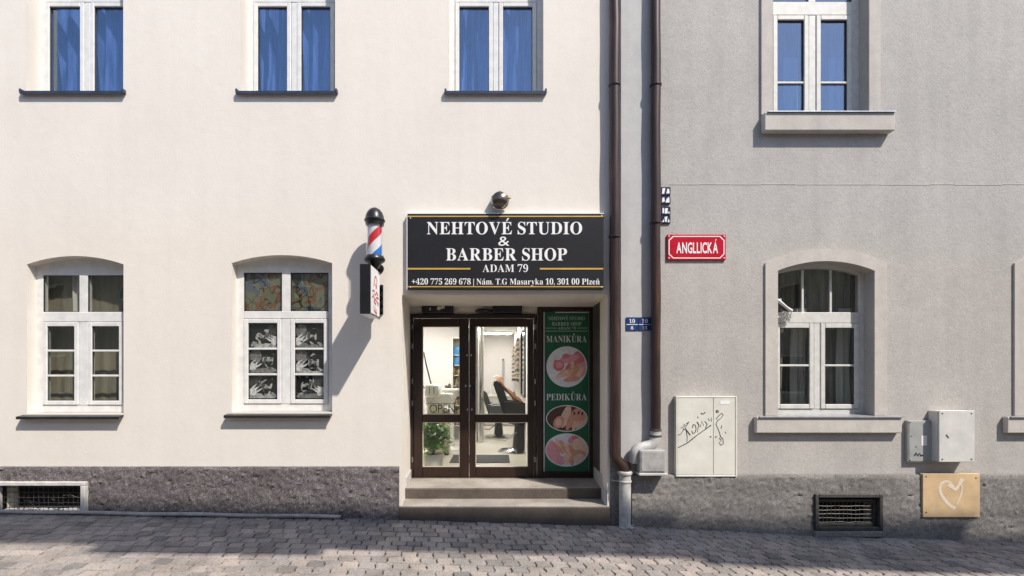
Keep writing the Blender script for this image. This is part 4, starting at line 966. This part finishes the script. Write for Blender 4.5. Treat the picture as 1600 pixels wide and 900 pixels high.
def disc(b, cx_, cz_, rx, rz, y, mi, n=32, rot=0):
    ca, sa = math.cos(rot), math.sin(rot); pts = []
    for k in range(n):
        u, v = rx * math.cos(2 * math.pi * k / n), rz * math.sin(2 * math.pi * k / n); pts.append((cx_ + u * ca - v * sa, y, cz_ + u * sa + v * ca))
    b.poly(pts, mi)
PR = ['white_print', 'print_pale', 'print_pink', 'print_rose', 'print_skin', 'print_skin_light', 'print_brown', 'print_nail']
def picture(px, py, rx, rz, base, shapes):
    cx_, cz_ = X(px, DY), Z(py, DY); s_ = 6.8 / 800; b = B(); yy = DY + .0210
    disc(b, cx_, cz_, rx * s_, rz * s_, yy, 0, 40); disc(b, cx_, cz_, (rx - 1.4) * s_, (rz - 1.4) * s_, yy - .0004, base, 40)
    for k, (u, v, a, c_, rot, mi) in enumerate(shapes):
        # keep each printed shape inside the oval
        a_, c2 = a * s_, c_ * s_; n = 20; ca, sa = math.cos(rot), math.sin(rot); pts = []
        for q in range(n):
            su, sv = a_ * math.cos(2 * math.pi * q / n), c2 * math.sin(2 * math.pi * q / n); xx, zz = u * s_ + su * ca - sv * sa, v * s_ + su * sa + sv * ca
            l = math.hypot(xx / ((rx - 1.6) * s_), zz / ((rz - 1.6) * s_))
            if l > 1: xx /= l; zz /= l
            pts.append((cx_ + xx, yy - .0008 - k * .00012, cz_ + zz))
        b.poly(pts, mi)
    b.build('picture', PR, po, fixn=False)
picture(886, 573, 33, 33, 1, [(16, 8, 12, 20, -.5, 2), (4, 13, 17, 6, .25, 3), (-13, 2, 9, 9, .4, 2), (-2, 17, 6, 4, .3, 2), (-12, 3, 6, 5, .2, 3), (22, -6, 9, 16, -.6, 3), (6, -6, 5, 16, -.25, 5), (13, -9, 5, 16, -.35, 4), (20, -12, 4, 13, -.5, 5), (-4, -10, 15, 5, .6, 4), (-6, -12, 12, 4, .6, 5), (2, 0, 6, 3, .8, 2), (8, -20, 14, 4, .15, 4), (-18, 8, 3, 3, 0, 2)])
picture(886, 654, 33.5, 21.5, 6, [(20, 2, 14, 16, -.2, 4), (14, -4, 20, 10, .2, 4), (-2, 3, 7, 19, -.35, 5), (-13, -6, 8, 11, -.6, 4), (-13, -7, 5, 6, -.5, 5), (4, -6, 4, 14, -.3, 4), (12, -12, 3, 9, -.2, 5), (18, -12, 3, 8, -.1, 5), (24, -11, 3, 8, 0, 5), (29, -8, 2.5, 7, 0, 5), (12, 8, 1.6, 3, 0, 7), (19, 9, 1.6, 3, 0, 7), (25, 8, 1.6, 3, 0, 7), (-24, 6, 8, 9, 0, 6)])
picture(886, 703.5, 35, 27, 1, [(-24, -4, 13, 20, .2, 3), (-16, -16, 14, 9, -.2, 3), (12, 17, 11, 7, .3, 3), (14, 19, 6, 4, .2, 2), (22, 2, 16, 18, .3, 5), (14, -10, 18, 10, .2, 4), (-8, 6, 4, 16, .7, 5), (-2, 2, 4, 17, .6, 4), (4, -2, 4, 17, .5, 5), (10, -5, 4, 16, .4, 4), (-14, 3, 3.5, 13, .8, 4), (20, -14, 10, 8, .2, 5), (0, -14, 5, 9, .2, 5), (8, -17, 4, 8, .1, 4)])
# OPEN plate just inside the left door
y = DY + .09
op = thing('open_sign', 'white OPEN plate with outlined letters behind the left door pane', 'sign', (X(690, y), y, Z(648, y)))
b = B(); b.box(X(668, y), X(713, y), y, y + .006, Z(647, y), Z(629.5, y), .002); b.build('plate', 'door_glass', op)
lettering('OPEN', X(671, y), X(711, y), Z(645, y), Z(632, y), y - .002, 'ink', op, False, -.004, .08)
b = B()
for a, c_, d, e in ((668.5, 712.5, 630.6, 629.8), (668.5, 712.5, 646.8, 646.2)): b.box(X(a, y), X(c_, y), y - .002, y - .0003, Z(d, y), Z(e, y))
b.build('border', 'ink', op)
b = B(); b.tube([(X(672, y), y + .003, Z(629.5, y)), (X(690, y), y - .03, Z(606, y)), (X(709, y), y + .003, Z(629.5, y))], .002, 5); b.build('cord', 'ink', op)

# ------------------------------------------------------------------ shop interior
FZ = SZ2 + .012; CZ = 2.83
b = B(); b.poly([(SX0, DY + .06, FZ), (SX1, DY + .06, FZ), (SX1, SB, FZ), (SX0, SB, FZ)]); structure(b.build('shop_floor', 'shop_floor', fixn=False))
b = B(); b.box(SX0, SX1, SB, SB + .05, FZ, CZ); b.box(SX0 + .001, -.35, 5.0, 5.06, FZ, CZ - .002); structure(b.build('shop_back_wall', 'shop_wall_pink'))
b = B(); b.box(SX1, SX1 + .05, DY + .16, SB, FZ, CZ + .05); b.box(SX0 - .05, SX0, DY + .02, SB, FZ, CZ + .05); structure(b.build('shop_side_walls', 'shop_wall'))
b = B(); b.box(SX0, SX1, DY + .16, SB, CZ, CZ + .05); structure(b.build('shop_ceiling', 'shop_ceiling'))
b = B(); b.box(SX0 + .002, DX0 + .02, DY + .13, DY + .16, FZ, CZ); b.box(DX0 + .02, SX1, DY + .151, DY + .16, ZD - .02, CZ); structure(b.build('shop_front_wall', 'shop_wall'))
def lamp(px0, px1, y0, y1, lab):
    xa, xb = px0, px1
    o = thing('ceiling_lamp', lab, 'lamp', ((xa + xb) / 2, (y0 + y1) / 2, CZ - .06), 'ceiling lamps in the shop')
    b = B(); b.box(xa - .03, xb + .03, y0 - .02, y1 + .02, CZ - .04, CZ - .001, .004); b.build('housing', 'white_gloss', o)
    b = B(); b.box(xa, xb, y0 + .01, y1 - .01, CZ - .055, CZ - .0405); b.build('diffuser', 'lamp_panel', o)
lamp(-.22, .42, 5.6, 5.95, 'long glowing ceiling lamp seen at the top of the right door pane')
lamp(-.9, -.1, 2.3, 2.6, 'ceiling lamp just inside the shop doors'); lamp(-1.9, -1.0, 3.6, 3.9, 'ceiling lamp over the left corner of the shop'); lamp(-.3, .4, 7.6, 7.9, 'ceiling lamp at the far end of the shop')
# floor mat
b = B(); xa, xb, y0, y1 = X(705, 2.5), X(796, 2.5), 2.15, 2.95; b.box(xa, xb, y0, y1, FZ + .002, FZ + .014, .004); tag(b.build('door_mat', 'mat_grey'), 'dark grey mat on the shop floor behind the doors', 'mat')
# potted plant
pl = thing('potted_plant', 'leafy green plant in a white pot behind the left door', 'plant', (-.95, 1.45, FZ))
pcx = (X(677, 1.45), 1.45, 0)
b = B(); b.lathe([(.10, FZ + .002), (.125, FZ + .03), (.15, FZ + .2), (.155, FZ + .25), (.145, FZ + .255), (.138, FZ + .235)], pcx, 24); b.build('pot', 'pot_white', pl, True)
b = B(); b.lathe([(.135, FZ + .2), (.138, FZ + .232), (.06, FZ + .238), (.001, FZ + .24)], pcx, 20); b.build('soil', 'soil', pl)
b = B()
for k in range(7): a = k * .9; b.tube([(pcx[0], pcx[1], FZ + .22), (pcx[0] + .05 * math.cos(a), pcx[1] + .05 * math.sin(a), FZ + .4), (pcx[0] + .10 * math.cos(a), pcx[1] + .10 * math.sin(a), FZ + .62)], [.011, .008, .004], 6)
b.build('stem', 'weed', pl, True)
b = B()
for k in range(420):
    a = random.uniform(0, 6.283); el = random.uniform(-.35, 1.35); rr = .05 + .20 * math.sqrt(random.random()); h = FZ + .34 + .40 * random.random()
    bx, by, bz = pcx[0] + rr * math.cos(a) * .85, pcx[1] + rr * math.sin(a) * .7, h - rr * .25
    d = Vector((math.cos(a) * math.cos(el), math.sin(a) * math.cos(el), math.sin(el))); sd_ = d.cross(Vector((0, 0, 1))).normalized(); l = random.uniform(.09, .16); wv = l * .25
    p0 = Vector((bx, by, bz)); p1 = p0 + d * l * .5 + Vector((0, 0, .008)); p2 = p0 + d * l - Vector((0, 0, l * .2))
    v = [b.bm.verts.new(q) for q in (p0, p1 + sd_ * wv, p1, p1 - sd_ * wv, p2)]
    b.bm.faces.new((v[0], v[1], v[2])); b.bm.faces.new((v[0], v[2], v[3])); b.bm.faces.new((v[1], v[4], v[2])); b.bm.faces.new((v[2], v[4], v[3]))
o = b.build('foliage', 'leaf', pl, fixn=False); o['kind'] = 'stuff'
# barber chairs face the mirror wall on the right
def barber_chair(x, y, s, lm, lab):
    o = thing('barber_chair', lab, 'chair', (x, y, FZ), 'barber chairs in the shop')
    def P(u, v, h): return (x + u * s, y + v * s, FZ + h * s)
    def bx(b, u0, u1, v0, v1, h0, h1, bev): b.box(x + u0 * s, x + u1 * s, y + v0 * s, y + v1 * s, FZ + h0 * s, FZ + h1 * s, bev)
    b = B(); b.lathe([(.33 * s, .003), (.33 * s, .015), (.30 * s, .035), (.14 * s, .055), (.11 * s, .07)], (x, y, FZ), 32); b.build('base', 'chrome', o, True)
    b = B(); b.lathe([(.11 * s, .05 * s), (.095 * s, .2 * s), (.075 * s, .38 * s), (.15 * s, .44 * s)], (x, y, FZ), 20); b.build('column', 'black_paint', o, True)
    b = B(); bx(b, -.25, .28, -.26, .26, .44, .58, .05 * s); b.build('seat', lm, o, True)
    b = B(); b.prism([P(-.22, -.25, .50), P(-.40, -.25, 1.02), P(-.36, -.25, 1.06), P(-.28, -.25, 1.04), P(-.10, -.25, .54)], (0, .5 * s, 0)); bmesh.ops.bevel(b.bm, geom=b.bm.edges[:], offset=.02, segments=2, affect='EDGES'); b.build('backrest', lm, o, True)
    for v0 in (-.33, .26):
        b = B(); b.prism([P(-.24, v0, .76), P(.26, v0, .72), P(.30, v0, .66), P(.24, v0, .60), P(.20, v0, .44), P(-.18, v0, .44)], (0, .07 * s, 0)); bmesh.ops.bevel(b.bm, geom=b.bm.edges[:], offset=.012, segments=1, affect='EDGES'); b.build('armrest', lm, o)
    b = B(); b.tube([P(.2, -.15, .42), P(.42, -.15, .22), P(.50, -.15, .20)], .014 * s, 8); b.tube([P(.2, .15, .42), P(.42, .15, .22), P(.50, .15, .20)], .014 * s, 8); bx(b, .40, .56, -.2, .2, .19, .22, .01); b.build('footrest', 'chrome', o)
    b = B(); b.tube([P(-.05, -.12, .3), P(-.22, -.2, .18), P(-.32, -.24, .2)], .012, 8); b.build('pump_lever', 'chrome', o)
    return o
barber_chair(X(812, 3.45), 3.45, 1.24, 'black_leather', 'black barber chair with a copper cloth, nearest the right door')
barber_chair(X(779, 5.8), 5.8, 1.0, 'grey_leather', 'grey barber chair standing farther back behind the black one')
# copper cape thrown over the black chair
b = B(); cx_, cy_ = X(812, 3.45), 3.45; V, Fs = [], []
for i in range(13):
    for j in range(9):
        u, v = i / 12, j / 8
        xx = cx_ - .40 + u * .52; zz = FZ + 1.34 - .50 * u ** .8 + .025 * math.sin(j * 2.1 + i * .7); V.append((xx + .03 * math.sin(j * 1.7), cy_ - .36 + v * .30 * (1 - .35 * u), zz))
for i in range(12):
    for j in range(8): k = i * 9 + j; Fs.append((k, k + 9, k + 10, k + 1))
me = bpy.data.meshes.new('cape'); me.from_pydata(V, [], Fs); o = link('hair_cape', me, 'copper_cloth', None, True); tag(o, 'crumpled copper coloured cape draped over the black barber chair', 'cape')
sm = o.modifiers.new('thick', 'SOLIDIFY'); sm.thickness = .012
# counter at the back with a lamp
ct = thing('work_counter', 'white work counter along the back of the shop behind the chairs', 'counter', (.0, 8.6, FZ))
b = B(); b.box(-.33, .5, 8.3, 8.98, FZ + .82, FZ + .87, .008); b.build('top', 'white_gloss', ct)
for xa in (-.32, .08):
    b = B(); b.box(xa, xa + .39, 8.36, 8.98, FZ + .06, FZ + .815, .005); dr = b.build('cupboard', 'white_gloss', ct); b = B(); b.box(xa + .15, xa + .24, 8.345, 8.36, FZ + .66, FZ + .675); b.build('handle', 'steel', dr)
b = B(); b.box(-.31, .46, 8.42, 8.97, FZ, FZ + .059); b.build('kick_board', 'white_gloss', ct)
dl = thing('desk_lamp', 'arched dark desk lamp on the back counter', 'lamp', (-.1, 8.6, FZ + .87))
b = B(); b.lathe([(.10, 0), (.10, .02), (.03, .035)], (-.15, 8.6, FZ + .872), 20); b.tube([(-.15, 8.6, FZ + .9), (-.17, 8.6, FZ + 1.15), (-.10, 8.6, FZ + 1.36), (.03, 8.6, FZ + 1.42), (.12, 8.6, FZ + 1.36)], .022, 8); b.build('stand', 'pot_white', dl, True)
b = B(); b.lathe([(.03, .06), (.09, .02), (.11, -.03)], (.12, 8.6, FZ + 1.33), 20); b.build('lamp_shade', 'copper_cloth', dl, True)
# polish racks and mirror frame on the right wall
def rack(y0, y1, zb2, zt2, lab):
    o = thing('polish_rack', lab, 'rack', (SX1 - .04, (y0 + y1) / 2, zb2), 'polish racks on the right wall of the shop')
    b = B(); b.box(SX1 - .02, SX1 - .001, y0, y1, zb2, zt2); b.build('back', 'white_gloss', o)
    n = 9; h = (zt2 - zb2) / n
    for k in range(n):
        z = zb2 + k * h; b = B(); b.box(SX1 - .09, SX1 - .021, y0, y1, z, z + .012); sh = b.build('shelf', 'white_gloss', o)
        b = B(); m_ = 12
        for q in range(m_):
            yy = y0 + (y1 - y0) * (q + .5) / m_
            if random.random() < .88: b.box(SX1 - .075, SX1 - .04, yy - .03, yy + .03, z + .013, z + h * random.uniform(.55, .8))
        b.build('bottles', 'bottle_tan' if k % 2 else 'bottle_dark', sh)
rack(4.6, 6.2, 1.50, 2.45, 'nearer rack of nail polish bottles on the right wall'); rack(6.9, 8.5, 1.50, 2.42, 'farther rack of nail polish bottles on the right wall')
mr = thing('wall_mirror', 'tall mirror in a thin black frame on the right wall', 'mirror', (SX1 - .02, 3.4, 1.2))
b = B(); b.box(SX1 - .03, SX1 - .001, 2.9, 2.94, 1.25, 2.5); b.box(SX1 - .03, SX1 - .001, 4.2, 4.24, 1.25, 2.5); b.box(SX1 - .03, SX1 - .001, 2.94, 4.2, 1.25, 1.28); b.box(SX1 - .03, SX1 - .001, 2.94, 4.2, 2.47, 2.5); b.build('frame', 'black_paint', mr)
b = B(); b.box(SX1 - .012, SX1 - .001, 2.94, 4.2, 1.28, 2.47); b.build('glass', 'mirror', mr)
sh = thing('tool_shelf', 'small black wall shelf with tools below the nearer rack', 'shelf', (SX1 - .12, 4.8, 1.1))
b = B(); b.box(SX1 - .28, SX1 - .001, 4.3, 5.4, 1.10, 1.13, .004); b.build('board', 'black_paint', sh)
for yy in (4.4, 5.25):
    b = B(); b.box(SX1 - .26, SX1 - .002, yy, yy + .03, .85, 1.099); b.build('bracket', 'black_paint', sh)
for yy, hh in ((4.5, .12), (4.75, .18), (5.0, .1), (5.2, .15)):
    b = B(); b.lathe([(.035, 1.131), (.035, 1.13 + hh * .7), (.014, 1.13 + hh * .8), (.014, 1.13 + hh)], (SX1 - .14, yy, 0), 12); b.build('bottle', 'bottle_dark', sh, True)
# steel pillar and a thin column at the back
b = B(); b.lathe([(.075, FZ), (.075, CZ - .02)], (X(750, 4.8), 4.8, 0), 20); o = thing('steel_pillar', 'tall shiny steel pillar inside the right door pane', 'pillar', (X(750, 4.8), 4.8, FZ)); b.build('shaft', 'chrome', o, True)
b = B(); b.lathe([(.10, CZ - .06), (.10, CZ - .002)], (X(750, 4.8), 4.8, 0), 20); b.build('capital', 'steel', o, True)
o = thing('tube_light', 'thin grey upright rail on the back wall of the shop', 'rail', (X(786, 8.9), 8.95, FZ + .9)); b = B(); b.box(X(784.5, 8.9), X(788, 8.9), 8.93, 8.99, FZ + .95, Z(563, 8.9), .005); b.build('rail', 'cabinet_grey', o)
b = B(); b.sphere((X(786, 8.9), 8.95, Z(562, 8.9)), .03, (1, 1, 1), 2); b.build('end_knob', 'old_iron', o, True)
# left side: partition with door to the back, poster, device, table
dw = thing('glazed_cabinet', 'tall cream cabinet with shelves of products seen in the left pane', 'cabinet', (X(711, 4.9), 4.9, FZ))
xa, xb = X(706, 4.7), X(726, 4.7)
b = B(); frame_boxes(b, xa, xb, FZ, Z(527, 4.7), .03, 4.62, 4.99, .004); b.box(xa + .03, xb - .03, 4.97, 4.985, FZ + .03, Z(527, 4.7) - .03); b.build('case', 'white_gloss', dw)
for k in range(8):
    z = FZ + .35 + k * .21; b = B(); b.box(xa + .03, xb - .03, 4.68, 4.969, z, z + .015); s2 = b.build('shelf', 'beige_panel', dw)
    if k < 6:
        for q in range(3): b = B(); b.lathe([(.022, z + .016), (.022, z + .016 + random.uniform(.06, .11)), (.01, z + .14)], (xa + .05 + q * .045, 4.74, 0), 8); b.build('bottle', 'bottle_tan' if (q + k) % 2 else 'bottle_dark', s2, True)
    else:
        b = B(); b.box(xa + .035, xb - .035, 4.72, 4.76, z + .016, z + .18); b.build('blue_box', 'blue_poster', s2)
dv = thing('nail_machine', 'cream treatment machine on a stand behind the left pane', 'machine', (X(676, 2.6), 2.6, FZ))
b = B(); b.box(X(664, 2.5), X(688, 2.5), 2.45, 2.7, Z(621, 2.5), Z(600, 2.5), .03); b.build('head', 'white_gloss', dv, True)
b = B()
for px in (671, 678): b.box(X(px, 2.45) - .005, X(px, 2.45) + .005, 2.44, 2.449, Z(616, 2.45), Z(605, 2.45))
b.build('dial', 'old_iron', dv)
b = B(); b.box(X(666, 2.6), X(706, 2.6), 2.55, 2.9, Z(632, 2.6), Z(615, 2.6), .01); b.build('tray', 'cabinet_white', dv)
b = B(); b.box(X(668, 2.6), X(690, 2.6), 2.56, 2.85, FZ + .06, Z(632, 2.6) - .001, .01); b.build('cabinet', 'beige_panel', dv)
b = B()
for px in (669, 689):
    for yy in (2.6, 2.8): b.sphere((X(px, 2.6), yy, FZ + .03), .03, (1, 1, 1), 1)
b.build('wheel', 'black_paint', dv, True)
b = B(); b.tube([(X(662, 2.7), 2.7, Z(550, 2.7)), (X(666, 2.7), 2.7, Z(570, 2.7)), (X(674, 2.7), 2.7, Z(602, 2.7))], .012, 8); b.tube([(X(662, 2.7), 2.7, Z(550, 2.7)), (X(655, 2.7), 2.7, Z(556, 2.7)), (X(650, 2.7), 2.7, Z(590, 2.7)), (X(668, 2.7), 2.7, Z(612, 2.7))], .010, 8); b.build('arm', 'black_paint', dv, True)
tb = thing('pedestal_table', 'round white pedestal table with small dark items', 'table', (X(704, 3.6), 3.6, FZ))
b = B(); b.lathe([(.20, 1.34), (.22, 1.36), (.22, 1.39), (.20, 1.40)], (X(706, 3.6), 3.6, 0), 24); b.build('top', 'white_gloss', tb, True)
b = B(); b.lathe([(.18, FZ), (.18, FZ + .03), (.05, FZ + .08), (.04, 1.1), (.07, 1.2), (.17, 1.339)], (X(706, 3.6), 3.6, 0), 20); b.build('pedestal', 'white_gloss', tb, True)
for dx, hh in ((-.10, .06), (-.04, .09), (.05, .05), (.12, .12)):
    o = thing('small_bottle', {-.10: 'leftmost small jar on the white pedestal table', -.04: 'second small jar from the left on the pedestal table', .05: 'third small jar on the pedestal table', .12: 'tallest small bottle on the right of the pedestal table'}[dx], 'jar', (X(706, 3.6) + dx, 3.55, 1.4), 'jars on the pedestal table'); b = B(); b.lathe([(.03, 1.401), (.03, 1.40 + hh * .7), (.015, 1.40 + hh)], (X(706, 3.6) + dx, 3.55, 0), 10); b.build('glass', 'bottle_dark', o, True)
    
dk = thing('reception_desk', 'pale beige reception desk side behind the potted plant', 'desk', (X(703, 3.0), 3.1, FZ))
b = B(); b.box(X(690, 3.1), X(712, 3.1) - .11, 2.96, 3.28, FZ + .03, 1.02, .006); b.build('panel', 'beige_panel', dk); b = B(); b.box(X(690, 3.1) - .02, X(712, 3.1) - .09, 2.94, 3.3, 1.021, 1.05, .006); b.build('top', 'white_gloss', dk); b = B(); b.box(X(690, 3.1) + .02, X(712, 3.1) - .13, 3.0, 3.26, FZ, FZ + .029); b.build('foot', 'black_paint', dk)

# ------------------------------------------------------------------ across the street (seen in the window panes): a low house; overhead, unseen sun sails added to shade the paving
sa = thing('added_shade_sails', 'unseen row of cream sun sails on cables, added to shade the paving', 'sun sail', (3, -3.3, -.3))
SH = 4.55
cuts = [(-7.5, -2.9, -2.72, -3.97), (-3.0, -1.1, -2.74, -3.86), (-1.2, 1.0, -2.74, -4.08), (.9, 4.7, -2.76, -3.88), (4.6, 8.1, -2.76, -3.97), (8.0, 12, -2.78, -3.92)]  # sail edges set by the wanted shade line on the paving
for x0, x1, ya, yb3 in cuts:
    V, Fs = [], []
    for i in range(9):
        for j in range(5): V.append((x0 + (x1 - x0) * i / 8, ya + (yb3 - ya) * j / 4, SH + g(x0 - 2.6) - .03 * math.sin(math.pi * i / 8)))
    for i in range(8):
        for j in range(4): k = i * 5 + j; Fs.append((k, k + 5, k + 6, k + 1))
    me = bpy.data.meshes.new('sail'); me.from_pydata(V, [], Fs); o = link('sail', me, 'added_sail_cloth', sa, True); mo = o.modifiers.new('thick', 'SOLIDIFY'); mo.thickness = .006
for yy in (-2.75, -3.85): b = B(); b.tube([(-9, yy, SH + .16), (-2, yy, SH + .02), (4, yy, SH - .1), (9, yy, SH - .16), (13.5, yy, SH - .18)], .010, 6); b.build('cable', 'steel', sa, True)  # cables and masts only carry the added sails
for xm_ in (-9, 13.5):
    b = B(); b.tube([(xm_, -3.3, g(xm_) - .2), (xm_, -3.3, SH + .3)], .06, 12); b.box(xm_ - .03, xm_ + .03, -4.1, -2.6, SH - .2, SH + .2); b.build('mast', 'steel', sa)
th = thing('townhouse', 'low ochre house with red tiled roof across the street', 'house', (0, -19, -.2))
HYF = -16.0; hx0, hx1 = -36, 36; hh = []
for k in range(19):
    for zz in (.9, 4.0): xa = hx0 + 1.6 + k * 3.6; hh.append([(xa, zz), (xa + 1.2, zz), (xa + 1.2, zz + 1.7), (xa, zz + 1.7)])
b = wall_mesh([(hx0, -.6), (hx1, -.6), (hx1, 8.6), (hx0, 8.6)], hh, HYF, [-.2] * len(hh))
for q in (hx0, hx1): b.poly([(q, HYF, -.6), (q, HYF - 8, -.6), (q, HYF - 8, 8.6), (q, HYF, 8.6)])
b.poly([(hx0, HYF - 8, -.6), (hx1, HYF - 8, -.6), (hx1, HYF - 8, 8.6), (hx0, HYF - 8, 8.6)]); b.build('wall', 'house_plaster', th, fixn=False)
b = B(); b.prism([(hx0 - .3, HYF + .4, 8.6), (hx0 - .3, HYF - 4, 10.6), (hx0 - .3, HYF - 8.4, 8.6)], (hx1 - hx0 + .6, 0, 0)); b.build('roof', 'roof_tile', th)
for lp_ in hh:
    x0, z0 = lp_[0]; x1, z1 = lp_[2]; b = B(); frame_boxes(b, x0, x1, z0, z1, .08, HYF - .18, HYF - .12, 0); wn = b.build('window', 'white_frame', th); b = B(); b.box(x0 + .08, x1 - .08, HYF - .16, HYF - .15, z0 + .08, z1 - .08); b.build('pane', 'void_dark', wn)
